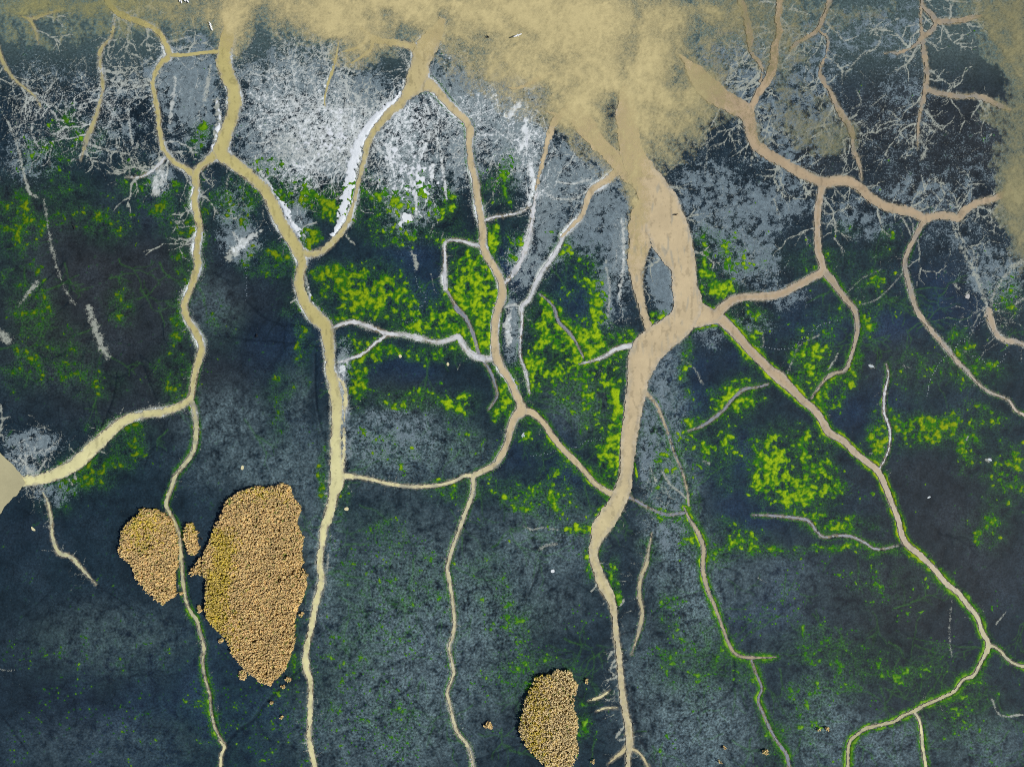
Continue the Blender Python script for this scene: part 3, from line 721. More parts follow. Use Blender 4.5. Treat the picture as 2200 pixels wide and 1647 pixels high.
# ------------------------------------------------------------------ zone densities
ALGAE = [(30,470,70,80,.62),(150,430,60,55,.5),(230,480,60,45,.48),(100,330,60,50,.45),(140,260,30,30,.5),(180,300,60,40,.4),(430,295,24,34,.8),(385,450,60,60,.55),(300,400,50,50,.5),(560,385,60,40,.55),
 (640,415,80,34,.75),(700,440,55,34,.85),(590,345,50,18,.6),(663,512,26,22,1.15),(405,540,45,80,.55),(500,440,50,50,.55),(540,560,40,40,.55),(600,560,40,50,.6),(75,700,60,110,.42),(40,600,50,60,.4),
 (262,655,34,44,.62),(60,800,70,40,.42),(150,770,60,60,.4),(210,820,60,40,.45),(380,800,45,55,.6),(385,690,26,70,.6),(270,960,44,40,.62),(205,1005,70,40,.72),(150,1045,50,30,.6),(250,920,70,20,.6),(120,1090,40,20,.4),
 (650,750,24,90,.48),(600,830,40,40,.38),(655,655,40,30,.62),(690,1030,12,60,.75),(600,900,30,60,.35),(480,700,40,50,.3),
 (790,620,100,58,.92),(715,590,40,36,.9),(860,660,60,50,.62),(760,680,60,20,.8),(1010,600,50,84,1.05),(1045,640,26,70,1.12),(1040,725,22,50,1.0),(965,690,60,60,.75),(900,700,60,25,.75),(900,755,130,22,.72),(780,750,50,30,.8),
 (768,825,22,64,.85),(870,860,100,26,.58),(980,870,50,28,.72),(1058,520,13,50,1.15),(1110,520,30,50,.5),(1085,850,24,55,.85),(850,430,110,60,.66),(760,430,40,50,.55),(860,500,80,30,.6),(950,450,40,60,.6),
 (1080,390,34,60,.68),(1090,330,20,40,.4),(1180,700,50,70,.85),(1250,740,64,60,.95),(1220,795,70,28,.88),(1300,800,46,60,.72),(1325,900,22,110,1.0),(1310,1000,22,80,.88),(1275,900,40,110,.5),(1150,800,36,70,.78),(1240,850,50,40,.6),
 (1120,905,36,12,.85),(1130,935,16,18,.9),(1270,600,50,40,.62),(1285,660,25,60,.68),(1230,540,60,40,.5),(1412,680,30,18,.95),(1350,728,34,18,1.0),(1150,1060,90,40,.58),(1250,1135,44,14,.9),(1215,1080,80,40,.45),(1180,1010,40,40,.4),
 (1278,1200,22,44,.78),(1322,1260,14,60,.85),(1300,1100,20,40,.7),(1430,1010,30,60,.6),(1395,920,30,60,.35),(1395,1175,24,30,.62),(1366,985,5,44,1.25),(1440,1110,40,16,.6),
 (1508,560,22,70,.8),(1545,620,50,26,.95),(1600,560,60,40,.5),(1612,680,44,40,.6),(1478,785,16,60,.75),(1560,870,60,44,.55),(1600,850,44,40,.75),(1615,760,26,60,.55),(1740,755,50,50,.8),(1770,820,70,34,.72),(1836,780,16,60,.85),
 (1862,690,24,40,.75),(1790,680,40,40,.42),(1760,560,90,40,.42),(1905,530,34,30,.5),(1820,490,30,20,.4),(1880,620,60,50,.4),(1550,520,50,60,.4),(1950,650,60,30,.3),
 (1680,955,80,46,.68),(1650,1005,44,60,1.0),(1740,1000,60,70,.60),(1700,1062,70,44,.78),(1770,1045,40,60,.66),(1755,1120,50,30,.7),(1540,960,44,60,.68),(1560,1040,50,30,.4),(1480,930,30,60,.5),(1440,870,14,60,.3),
 (1882,940,24,50,1.0),(1960,905,60,26,.8),(1985,930,70,34,.92),(2085,960,34,60,.62),(2110,900,60,40,.5),(2165,1010,44,60,.78),(2140,1100,40,60,.5),(2060,745,40,50,.66),(2100,800,70,34,.55),(1970,800,60,60,.4),(2160,640,50,70,.4),(1780,860,40,20,.5),
 (1600,1165,60,30,.6),(1655,1182,54,16,.8),(1820,1128,70,22,.75),(1780,1178,60,14,.72),(1890,1178,60,16,.62),(1555,1130,40,30,.55),(1485,1140,24,60,.5),(1550,1190,40,30,.5),
 (1740,1390,80,50,.42),(1860,1420,130,60,.40),(1500,1420,60,90,.44),(1440,1440,60,60,.38),(1730,1530,50,90,.42),(1660,1600,30,50,.55),(2080,1530,90,80,.48),(1560,1440,80,40,.4),(2120,1140,50,40,.4),(1960,1450,80,40,.38),(1900,1250,120,80,.25),(1800,1480,60,40,.4),
 (770,1400,60,80,.34),(900,1250,90,80,.36),(760,1260,50,70,.34),(740,1080,20,50,.45),(820,1130,60,40,.36),(1130,1450,90,60,.42),(1250,1540,40,60,.42),(1110,1330,70,60,.34),(840,1550,80,60,.3),(700,1480,40,80,.3),(1050,1250,60,90,.36),(1440,1310,40,60,.34),
 (500,1560,200,120,.22),(250,1400,200,80,.2),(620,1400,30,100,.42),(1000,1050,80,30,.5),(1160,960,30,20,.5),(1000,950,60,60,.35),(840,960,120,50,.3)]
SILVER = [(1424,600,24,90,.95),(560,230,70,110,.42),(690,250,120,100,.46),(640,160,90,60,.46),(770,210,60,90,.54),(860,270,60,90,.52),(970,190,70,80,.50),(1040,240,70,90,.50),(990,330,50,90,.52),(880,390,70,110,.66),(600,340,90,50,.6),(700,360,60,40,.46),
 (1120,290,60,110,.72),(1080,190,80,50,.5),(1240,360,70,80,.56),(1180,450,40,120,.58),(1330,520,30,140,.55),(1290,470,50,80,.48),(1130,560,40,60,.55),(1100,700,24,70,.6),(1260,500,60,50,.46),(1300,620,20,80,.5),
 (390,190,50,110,.62),(440,200,34,120,.6),(280,210,90,70,.30),(120,190,130,80,.24),(230,290,90,60,.26),(340,380,30,44,.66),(520,520,40,44,.55),(60,330,60,60,.34),(340,160,40,40,.5),
 (1560,470,80,110,.42),(1500,400,60,70,.34),(1620,560,50,60,.52),(1650,450,60,50,.46),(1430,560,30,60,.5),(1700,270,110,100,.42),(1580,150,90,90,.40),(1740,120,90,90,.32),(1930,300,110,140,.17),(2090,340,90,90,.18),(2050,500,90,60,.22),(2140,590,70,60,.46),
 (850,940,110,70,.30),(500,460,40,60,.42),(70,955,60,30,.62),(40,1010,50,30,.5),(110,1050,50,30,.45),(740,780,20,40,.7),(738,920,14,110,.5),(1860,460,80,50,.36),(1690,640,50,30,.40),(1600,700,60,30,.30),(1520,700,30,40,.45),
 (1440,960,40,110,.38),(1420,800,30,80,.42),(1390,960,16,100,.45),(1440,1130,60,60,.3),(2000,420,120,40,.36),(1900,60,130,70,.28),(640,470,30,80,.6),(1700,420,60,60,.32),(1960,200,100,80,.2)]
GREY = [(850,960,130,80,.6),(1000,980,60,60,.45),(900,1350,190,220,.62),(830,1560,190,110,.5),(1180,1160,110,90,.5),(1440,1120,60,180,.6),(1500,1290,60,150,.6),(1500,1560,130,110,.68),(1380,1450,60,120,.4),(480,900,100,60,.42),(560,1000,140,60,.42),
 (250,1370,150,70,.24),(220,1600,200,60,.16),(1770,1560,80,110,.55),(1900,1600,110,60,.5),(2120,1600,80,60,.4),(1400,880,40,120,.5),(1120,1480,90,90,.2),(700,1200,40,200,.45),(1060,1330,90,160,.4),(1240,870,60,60,.35),(450,660,60,60,.25),(1630,1240,130,70,.25),
 (1150,1300,120,60,.3),(640,880,30,80,.3),(1660,1320,150,120,.14),(1450,800,30,110,.5),(640,1040,40,100,.35)]
BROWN = [(230,600,230,170,.8),(120,700,160,160,.7),(320,820,250,110,.6),(2070,280,140,120,.7),(1900,250,110,120,.55),(2060,130,110,90,.5),(2050,1180,180,170,.6),(1900,1300,220,170,.6),(1990,1500,200,90,.4),(480,640,140,80,.5),(1750,350,80,50,.5),(1960,400,100,50,.5),(1930,780,140,60,.4),(150,1450,220,160,.25),(60,460,100,90,.5),(1980,1020,160,60,.4),(870,860,80,50,.4),(1240,860,50,60,.4)]
BLUE = [(880,600,110,70,.8),(1250,640,60,70,.8),(1480,840,60,80,.8),(1590,1000,90,90,.7),(2010,660,100,80,.8),(620,740,110,80,.6),(1160,1010,90,70,.6),(1640,1110,110,50,.7),(1760,700,90,50,.6),(1850,900,90,70,.6),(350,1500,300,160,.5),(1100,560,50,60,.7),(870,780,90,40,.6),(560,580,90,50,.5),(1700,1300,130,90,.5),(1920,700,100,40,.6),(1220,1050,60,60,.5),(320,470,90,50,.5),(1590,780,50,40,.5),(540,1560,120,80,.4)]
DARK = [(980,1170,80,40,.5,-60),(900,1230,60,90,.45,30),(740,1450,40,120,.4),(1160,1430,40,120,.5),(1100,1560,60,90,.35),(1680,1500,20,80,.5),(1380,1540,24,110,.6),(1190,1280,40,80,.4),(270,470,80,40,.4),(600,640,70,60,.35),(2060,170,70,60,.4),(2110,420,80,20,.7),(1900,440,80,14,.5),(310,230,60,40,.5),(160,230,120,60,.45),(640,230,20,40,.3),(720,400,40,20,.4),(890,290,60,60,.3),(1230,330,30,40,.35),(930,470,100,60,.35),(80,1120,80,40,.6),(30,1160,60,60,.5),(1340,1340,30,60,.2),(1010,480,40,40,.4),(2040,230,40,120,.25)]
HOLES = [(610,60,60,45,.5),(700,105,60,26,.5),(860,62,50,26,.6),(820,30,40,16,.4),(955,40,26,30,.45),(1050,76,60,16,.4,20),(1368,45,12,60,.34,8),(1346,125,14,50,.36,5),(1315,230,22,36,.7),(1455,160,30,30,.5),(1425,235,40,14,.4),(430,70,40,60,.4),(560,60,30,60,.6),(1200,120,40,16,.2),(1500,80,30,50,.4),(1110,50,80,12,.25,25),(1180,200,50,20,.35),(1000,100,60,26,.3),(470,30,16,50,.25)]
LAKE = [(1362,410,22,60,.75),(1368,520,26,90,.5),(1330,360,40,40,.5),(1250,90,210,120,1.15),(1330,200,90,110,1.1),(1180,60,170,60,1.1),(1440,120,70,100,.8),(1480,220,50,60,.6),(1400,280,50,70,.6),(1480,300,40,50,.34),(1210,200,110,60,.8),(1100,30,400,34,.98),(750,14,300,40,.98),(540,40,60,60,.85),(700,90,120,50,.66),(780,60,110,50,.86),
 (640,30,70,40,.7),(860,20,180,40,.85),(980,60,60,40,.62),(490,40,34,70,.98),(60,10,110,26,.8),(200,4,120,22,.6),(20,60,40,30,.5),(330,10,120,40,.44),(420,60,60,60,.5),(240,60,120,40,.36),(90,90,80,30,.34),(1540,20,50,60,.66),(1600,60,50,60,.34),(1660,60,50,90,.36),
 (2190,240,34,260,1.02),(2150,80,50,60,.75),(2120,20,70,30,.8),(2175,420,36,60,1.0),(2195,520,20,60,.7),(2130,240,30,30,.6),(1740,250,70,60,.56),(1790,300,60,40,.62),(1680,120,60,80,.4),(1760,60,60,60,.42),(1560,235,50,40,.3),(1640,280,60,50,.3),(1880,20,90,30,.4),
 (1290,325,40,36,.5),(1230,250,40,40,.7),(1010,120,60,60,.4),(1100,150,70,50,.5),(1420,350,40,30,.25),(1520,170,40,30,.45),(1375,480,30,90,.2),(1560,150,40,30,.2),(1430,215,90,60,.62),(2140,330,30,40,.35),(760,120,60,30,.5)]

# large soft warps so that no zone keeps a smooth outline
wX = X + 14 * gnoise(X, Y, 70, 21) + 6 * gnoise(X, Y, 26, 22)
wY = Y + 14 * gnoise(X, Y, 70, 23) + 6 * gnoise(X, Y, 26, 24)
dA = blobs(wX, wY, ALGAE)
dS = blobs(wX, wY, SILVER)
dG = blobs(wX, wY, GREY)
dB = blobs(wX, wY, BROWN)
dU = blobs(wX, wY, BLUE)
dD = blobs(wX, wY, DARK)
dL = np.zeros(X.shape, np.float32)
for x_, y_, rx_, ry_, s_ in LAKE:
    q_ = ((wX - x_) / (1.08 * rx_)) ** 2 + ((wY - y_) / (1.08 * ry_)) ** 2
    dL += s_ * np.exp(-np.minimum(q_, 40))
dL = 1.06 * (1 - np.exp(-0.92 * dL ** 1.4)) - 0.9 * blobs(wX, wY, HOLES, 1.0)
outside = sstep(0, 90, np.maximum(np.maximum(-X, X - 2200), np.maximum(-Y, Y - 1647)))
dL = np.maximum(dL, 1.1 * sstep(0, 50, -Y + 18 * gnoise(X, Y, 160, 25) - 6) * (1 - 0.55 * sstep(1500, 1600, X) * (1 - sstep(2080, 2160, X))))
dL = np.maximum(dL, 1.1 * sstep(2195, 2215, X) * (1 - sstep(420, 560, Y)))
dG = dG + outside * np.clip(0.35 + 0.5 * gnoise(X, Y, 400, 26), 0, .7)
dA = dA + outside * np.clip(0.2 + 0.7 * gnoise(X, Y, 300, 27), 0, .6) * (Y > 100)
print("zones", time.time() - T0)

n4 = gnoise(X, Y, 5.2, 31); n7 = gnoise(X, Y, 8.5, 32); n13 = gnoise(X, Y, 15, 33); n28 = gnoise(X, Y, 30, 34); n70 = gnoise(X, Y, 75, 35); n160 = gnoise(X, Y, 170, 36)
n4b = gnoise(X, Y, 5.6, 41); n9b = gnoise(X, Y, 11, 42); n22b = gnoise(X, Y, 22, 43)
wl = worley(X + 5 * n13, Y + 5 * gnoise(X, Y, 15, 44), 17, 45)
wl2 = worley(X + 3 * n13, Y + 3 * n9b, 9.0, 46)

VF = VF * np.clip(0.98 + 0.5 * n7 + 0.45 * n4b, .2, 1.15)
# ---- lake
su_, sv_ = X * .87 - Y * .5 + 20 * n70, X * .5 + Y * .87 + 20 * n70
streak = gnoise(su_, sv_ * 0.28, 24, 51, 0) + .6 * gnoise(su_, sv_ * 0.3, 10, 52, 0)
rdg = np.clip(1 - np.abs(fbm(wX, wY, 70, 53, 2)) / .22, 0, 1) + .7 * np.clip(1 - np.abs(gnoise(wX + 9 * n13, wY + 9 * n9b, 34, 54)) / .16, 0, 1)
dLc = np.minimum(dL, 1.0 + 0.10 * (dL - 1.0))
murk = dLc * 1.04 + (0.10 * n28 + 0.18 * n13 + 0.10 * n70 + 0.26 * n7 + 0.30 * streak + 0.20 * n4 + 0.30 * rdg - 0.16) * (1.0 - 0.66 * np.clip(dL, 0, 1.0)) - 0.12
murk = murk - 0.9 * (1 - sstep(0.03, 0.22, dL))
lake_f = np.clip(murk, 0, 1.0)
lake_amt = sstep(0.02, 1.0, lake_f)

# ---- algae
seaside = 1 - sstep(0.15, 0.5, lake_f)
wla = worley(X + 4 * n13, Y + 4 * n9b, 14.0, 47)
clump = 0.85 * (0.44 - wla) + 0.42 * n7 + 0.46 * n28 + 0.34 * n13 + 0.26 * n4 + 0.16 * n70
alg = np.minimum(dA, 0.95) * 0.92 + clump * 0.88 + 0.10 * n70 - 0.70
frn = fringe * (0.75 + 0.5 * n28 + 0.4 * n13) + 0.28 * n7 + 0.14 * n4 - 0.52
alg = np.maximum(alg, frn * 0.9)
DOTS = [(560,1500,130,140,.9),(800,1520,110,130,.9),(620,1400,50,80,.7),(860,1400,60,80,.6),(160,1500,200,150,.45),(760,1200,60,120,.6),(1620,1320,140,120,.45),(1460,1380,60,120,.6),(1240,1300,60,100,.5),(2000,1450,120,120,.5),(1090,1400,90,140,.6),(1760,1280,120,100,.4),(540,880,90,60,.3),(880,1180,80,90,.6)]
dT = blobs(wX, wY, DOTS, 1.0)
wld = worley(X, Y, 17.0, 48)
alg = np.maximum(alg, np.where(dT + 0.5 * n70 + .35 * n28 > 0.42, (0.13 + .05 * n13 - wld) * 2.2, -0.3))
alg = np.where(FC > -1.5, -0.3, alg) - 0.6 * (1 - seaside)
alg = alg - 0.5 * sstep(0.3, 0.9, VF)

# ---- silver film and solid salt, with glint painted white
net = np.clip((wl - 0.30) * 1.25, -0.4, 0.7)
net2 = np.clip((wl2 - 0.35) * 0.9, -0.3, 0.5)
WZONE = [(640,220,130,110,.60),(720,280,110,80,.66),(560,250,60,110,.6),(870,270,70,110,.95),(880,390,80,100,.85),(980,220,80,110,.8),(1050,250,60,100,.7),(1130,280,60,130,.85),(1160,430,46,130,.7),(1260,380,80,80,.5),(660,370,110,40,.7),
 (620,470,40,90,.8),(1110,560,50,70,.75),(1100,700,24,60,.7),(340,390,30,40,.55),(530,520,40,40,.7),(735,790,18,40,.9),(390,220,60,110,.45),(240,240,110,80,.42),(110,260,100,90,.35),(1330,560,24,130,.5),(740,940,14,120,.6),(60,970,70,50,.35),(960,400,60,90,.6)]
dZ = blobs(wX, wY, WZONE)
spk = 0.34 * net * 1.0 + 0.22 * n7 + 0.26 * n4b + 0.16 * n13 + 0.12 * n28
film = 0.36 * dZ + 0.54 * spk * sstep(0.05, 0.4, dZ) + 0.50 * VF * sstep(0.1, 0.5, dZ) - 0.20
film = film - 0.3 * dD
film = np.where(Y < 0, film * 0.5, film)
film_r = rim * nz_r * (1 - 0.45 * sstep(820, 1000, Y))
film = np.maximum(film, np.minimum(0.60, film_r * 0.66 + 0.20 * n4b + 0.10 * n13))

WHITE = [(690,300,90,50,.75),(740,250,50,60,.7),(720,330,40,34,.8),(880,380,46,90,.95),(872,468,16,14,1.3),(915,400,40,70,.7),(840,330,20,40,.8),(1110,250,16,36,.7,30),(1125,300,14,40,.8),(580,230,16,30,.6,40),(560,215,10,20,.5),(960,135,12,32,.6,20),(650,150,60,40,.42),(770,150,30,50,.45),(860,240,40,60,.5),(1145,380,18,30,.55),(940,330,34,60,.5),(640,290,60,30,.55),(610,400,20,50,.5,-30),(655,460,14,60,.5,-30),(1330,560,12,90,.3)]  # upper middle patches are glint painted white among the salt
dW = blobs(wX, wY, WHITE)
bank = np.full(X.shape, NEG)
for pts in ([(884,150,3),(866,190,9),(846,216,14),(818,244,20),(792,272,24),(774,300,24),(762,335,26),(754,375,26),(746,415,26),(737,455,24),(728,485,18),(712,510,9)],
            [(572,392,3),(592,418,12),(612,450,16),(632,485,14),(646,512,8)],[(466,215,4),(472,255,9),(464,300,9),(455,325,5)],
            [(655,585,4),(662,612,5),(668,640,5),(684,672,4),(700,690,4)],[(716,705,3),(718,730,4),(714,765,4)]):
    stroke_field(AX, AY, spline(pts), bank, 20)
salt = np.maximum(dW * 0.72 + 0.34 * n9b + 0.22 * n22b + 0.30 * n4b + 0.30 * net - 0.80,  # salt, and through dW the glint painted white among it
                  np.clip(bank - 2.4, -20, 7) / 10.0 + 0.50 * n9b + 0.50 * n4b + .35 * n22b + .25 * net2)
salt = np.where(FC > -0.8, -0.3, salt)
salt = np.where(lake_f > 0.25, -0.3, salt)
print("noise", time.time() - T0)

# ------------------------------------------------------------------ mud colour (bare material, no light)
def L3(c): return lin(*c)[None, None, :]
def mixc(C, f, c): return C + (L3(c) - C) * np.clip(f, 0, 1)[..., None]
mott = 1 + 0.26 * n28 + 0.22 * n13 + 0.14 * n70 + 0.10 * n160 + 0.10 * n7
C = np.broadcast_to(L3((27, 44, 55)), X.shape + (3,)).copy()
C = mixc(C, dU * (0.75 + 0.5 * n70), (26, 48, 78))
C = mixc(C, np.clip(dB * 1.1 + 0.25 * n70 * dB, 0, 1), (43, 49, 54))
C = mixc(C, np.clip(dD * (0.95 + 0.4 * n28), 0, .9), (18, 32, 44))
C = C * np.clip(mott, .4, 1.7)[..., None]
gsp = np.clip(dG * 1.38 * (0.75 + 0.55 * n28 + 0.6 * n13 + 0.6 * n4b + 0.35 * n7), 0, 1)
C = mixc(C, gsp, (98, 116, 124))
C = mixc(C, 0.12 * sstep(0.0, 1.0, n70 + 0.8 * n160 + .3 * n7), (66, 82, 98))
silver_v = dS * 1.0 - 0.40 + (0.40 * net + 0.18 * net2 + 0.20 * n7 + 0.14 * n4b + 0.26 * n13 + 0.26 * n28) * sstep(0.02, 0.3, dS) - .30 * dD
silver_v = np.where(dS < 0.02, -0.8, silver_v)
pale = np.clip(dZ * 0.95, 0, 1)
vein = np.maximum(VF, np.clip(film_r * 1.15, 0, .95) * (0.85 + .3 * n13))
pale = np.maximum(pale, 0.75 * np.clip(film_r * 1.2, 0, 1) * sstep(1000, 500, Y))
C = mixc(C, np.clip(0.80 * dA + 0.25 * np.clip(dG, 0, 1), 0, .72) * np.clip(0.62 + .5 * n28 + .5 * n13 + .4 * n7, 0, 1.1) * seaside, (44, 80, 52))
C = mixc(C, np.clip(GV * (0.8 + .4 * n7), 0, .7) * seaside, (52, 100, 36))
C = mixc(C, np.clip(DV * (0.9 + .4 * n7), 0, .85), (15, 28, 38))
C = mixc(C, np.clip((FG + 1.6) / 3.0, 0, 1) * (0.6 + 0.3 * n28), (14, 26, 38))
# drowned mud at the lake side is greener and paler
C = mixc(C, np.clip(sstep(0.0, 0.5, lake_f + 0.25 * sstep(260, 60, Y)) * 0.75, 0, 1), (104, 126, 122))
C = mixc(C, sstep(-0.20, 0.05, alg) * 0.55 * (alg < 0.05), (30, 74, 30))
C = mixc(C, sstep(-4.0, 1.2, FC + 3.0 * n7 + 2.6 * n4b) * 0.75 * (FC > -9), (138, 134, 116))
C = mixc(C, sstep(-0.5, 1.5, FC) * 0.8, (150, 135, 100))
slime = np.clip(0.26 * np.minimum(dA, .8) + 0.22 * sstep(0.0, 0.5, fringe) + 0.12 * n28 + 0.10 * n70 + 0.06 * n13 + 0.29, 0, .60) * (0.55 + 0.45 * sstep(0.02, 0.3, dA + fringe)) * (0.3 + 0.7 * seaside)
slime = slime * (FC < -2) - 0.2 * sstep(.3, .8, VF)

# ------------------------------------------------------------------ terrain height
Z = 0.04 * n70 + 0.035 * n28 + 0.03 * n13 + 0.018 * n7 + 0.08 * (0.5 - wl) * sstep(0.1, 0.5, dS)
Z = Z + 0.012 * np.clip(film, 0, 1)
carve = sstep(-5.5, 0.5, FC)
Z = Z * (1 - carve) - 0.12 * carve - 0.25 * sstep(2, 14, FC)
Z = Z - 0.10 * sstep(-2.5, 1.0, FG)
Z = Z * (1 - sstep(0, .3, lake_f)) - 0.30 * lake_amt - 0.06 * sstep(0.0, 0.15, lake_f)
Z = np.where(FC > 0, np.minimum(Z, -0.12), Z)

V = np.stack([wx(X), wy(Y), Z], -1).reshape(-1, 3)
ny, nx = X.shape
idx = np.arange(ny * nx).reshape(ny, nx)
quads = np.stack([idx[1:, :-1], idx[1:, 1:], idx[:-1, 1:], idx[:-1, :-1]], -1).reshape(-1, 4)
me = mesh_from("mudflat", V, np.zeros((0, 3)), quads, C.reshape(-1, 3), {"film": film, "slime": slime, "silver": silver_v, "pale": pale, "vein": vein, "rough_grain": np.clip(0.38 + 0.75 * dG + 0.5 * dA + .6 * dS + .15 * n70, .25, 1.0)})
me.materials.append(M_MUD)
link(bpy.data.objects.new("mudflat", me), "dark blue grey tidal mudflat crossed by creeks", kind="structure", cat="mudflat")
print("terrain", time.time() - T0, len(quads))

# ------------------------------------------------------------------ water colours
def sample(A, px, py):
    i = np.clip(np.searchsorted(AX, px), 1, len(AX) - 1); j = np.clip(np.searchsorted(AY, py), 1, len(AY) - 1)
    return A[j, i]

def water_col(x, y, typ):
    a = sstep(650, 1150, x)[:, None]
    c = lin(186, 176, 118) * (1 - a) + lin(196, 178, 142) * a
    b = (sstep(720, 1000, y) * (1 - sstep(760, 900, x)))[:, None]
    c = c * (1 - b) + lin(216, 211, 158) * b
    b = (sstep(850, 1250, y) * sstep(1150, 1300, x) * (1 - sstep(1420, 1500, x)))[:, None]
    c = c * (1 - b) + lin(202, 190, 144) * b
    b = (sstep(940, 1080, y) * sstep(930, 950, x) * (1 - sstep(1090, 1120, x)))[:, None]
    c = c * (1 - b) + lin(206, 200, 156) * b
    b = (sstep(1480, 1600, x))[:, None]
    c = c * (1 - b) + lin(176, 156, 126) * b
    b = (sstep(800, 450, x) * sstep(220, 60, y))[:, None] * 0.55
    c = c * (1 - b) + lin(182, 170, 108) * b
    b = (sstep(1650, 1800, x) * sstep(1150, 1400, y))[:, None]
    c = c * (1 - b) + lin(180, 172, 116) * b
    if typ == 'dull': c = c * 0.78 + lin(120, 130, 120) * 0.15
    if typ == 'cream': c = c * 0.3 + lin(226, 218, 166) * 0.7
    if typ == 'pale': c = c * 0.1 + lin(208, 212, 216) * 0.9
    if typ == 'grey': c = c * 0.06 + lin(124, 132, 150) * 0.94
    return c

for k, c in enumerate(CR):
    P = c["pts"]
    wmax = P[:, 2].max()
    st = 1.25 if wmax < 18 else 1.7
    ax = np.arange(P[:, 0].min() - wmax - 12, P[:, 0].max() + wmax + 12, st)
    ay = np.arange(P[:, 1].min() - wmax - 12, P[:, 1].max() + wmax + 12, st)
    F = np.full((len(ay), len(ax)), -12.0)
    stroke_field(ax, ay, P, F, 5)
    gx, gy = np.meshgrid(ax, ay)
    m = F > -6
    e = np.zeros(F.shape)
    barb = np.clip(gnoise(gx[m], gy[m], 6.5, 64), 0, 1) ** 2 * 3.4 - 0.4
    e[m] = c["rag"] * (barb + 1.3 * gnoise(gx[m], gy[m], 9, 61) + 1.0 * gnoise(gx[m], gy[m], 4.2, 62) + (1.9 * gnoise(gx[m], gy[m], 24, 63) if wmax > 9 else 0.4 * gnoise(gx[m], gy[m], 20, 63)))
    lim = 0.22 if wmax < 9 else 0.24
    F = F + np.where(F > -6, np.clip(e, -wmax * lim - 0.4, wmax * lim + 0.6), 0)
    (x, y, f), tri, quad = isomesh(gx, gy, F)
    z = np.full(len(x), -0.015 - 0.0015 * k)
    rr = rng.random()
    col = water_col(x, y, c["typ"])
    # thin edge of the water is stained by the grey mud under it
    edge = (np.clip(1 - f / (2.0 + 0.08 * wmax), 0, 1) * np.clip(0.5 + .5 * gnoise(x, y, 6, 77), 0, 1) * 0.7 * (1 - sstep(.1, .45, sample(lake_f, x, y))))[:, None]
    fl = (0.12 * fbm(x, y, 40, 71, 3))[:, None]
    col = col * (1 - edge) + (lin(176, 176, 172) if c['rim'] > .3 else lin(140, 140, 132)) * edge
    col = col * (1 + fl)
    lk = sstep(.1, .45, sample(lake_f, x, y))
    if wmax > 9:   # silt margins and darker threads along the flow
        marg = np.clip(1 - f / (0.16 * wmax + 2.0), 0, 1) * sstep(-.25, .5, gnoise(x, y, 11, 78) + .6 * gnoise(x, y, 4, 79)) * (1 - lk) * .55
        col = col * (1 - marg[:, None]) + lin(158, 148, 122) * marg[:, None]
        thr = sstep(.30, .6, gnoise(x, y * .35, 9, 80, 0) + .5 * gnoise(x, y, 5, 84)) * .22
        col = col * (1 - thr[:, None])
    if c["typ"] in ('dull', 'grey', 'cream', 'pale'):
        g = sstep(-.2, .7, fbm(x, y, 26, 72 + k, 2))[:, None] * 0.45
        col = col * (1 - g) + lin(120, 128, 132) * g
    if k in (0, 1):   # silt streaks and bars in the broad river
        s = sstep(.30, .62, gnoise(x * 1.0, y * 0.22, 7, 75, 0) * .8 + .45 * gnoise(x, y, 40, 76)) * sstep(900, 600, y) * .55 * sstep(230, 420, y)
        col = col * (1 - s[:, None]) + lin(150, 150, 138) * s[:, None]
    me = mesh_from("creek", np.stack([wx(x), wy(y), z], 1), tri, quad, col)
    me.materials.append(M_WATER)
    link(bpy.data.objects.new("creek", me), c["label"], kind="structure", cat="creek", group="creeks draining the mudflat")
print("water", time.time() - T0)

# side lagoon
LAG = [(-160,900),(-60,935),(-10,962),(14,985),(34,1005),(48,1020),(54,1036),(46,1052),(28,1070),(10,1090),(-10,1115),(-80,1150),(-160,1160)]
ax = np.arange(-170, 70, 1.8); ay = np.arange(890, 1170, 1.8)
gx, gy = np.meshgrid(ax, ay)
F = poly_sdf(gx, gy, LAG) + 2.2 * gnoise(gx, gy, 14, 81) + 1.2 * gnoise(gx, gy, 5, 82)
(x, y, f), tri, quad = isomesh(gx, gy, F)
me = mesh_from("lagoon", np.stack([wx(x), wy(y), np.full(len(x), 0.075)], 1), tri, quad, np.tile(lin(176, 170, 134), (len(x), 1)) * (1 + .1 * fbm(x, y, 50, 83, 2))[:, None])
me.materials.append(M_WATER)
link(bpy.data.objects.new("lagoon", me), "beige muddy lagoon at the left edge fed by the bending creek", kind="structure", cat="lagoon")

# the turbid lake sheet
sub = (AX > -420) & (AX < 2650)
suby = (AY > -420) & (AY < 760)
lx = np.concatenate([[-12000, -4000, -1500], AX[sub][::2], [3600, 6000, 14000]])
ly = np.concatenate([[-12000, -4000, -1500], AY[suby][::2]])
gx, gy = np.meshgrid(lx, ly)
def resample(A):
    ii = np.clip(np.searchsorted(AX, lx), 0, len(AX) - 1); jj = np.clip(np.searchsorted(AY, ly), 0, len(AY) - 1)
    return A[np.ix_(jj, ii)]
mk = resample(np.clip(murk, -0.3, 1.05))
mk = mk - 0.8 * sstep(640, 740, gy)
(x, y, f, mm), tri, quad = isomesh(gx, gy, mk + 0.02, (mk,))
a = sstep(1350, 1700, x)[:, None]
col = lin(202, 188, 138) * (1 - a) + lin(152, 146, 106) * a  # east end darker: lens darkening painted into the water colour
b = (sstep(520, 200, x))[:, None]
col = col * (1 - b) + lin(164, 160, 108) * b
me = mesh_from("lake", np.stack([wx(x), wy(y), np.full(len(x), -0.012)], 1), tri, quad, col * (1 + .07 * fbm(x, y, 120, 91, 3))[:, None],
               {"murk": np.clip((mm + 0.02) / 0.98, 0, 1) ** 1.25 * 0.97})
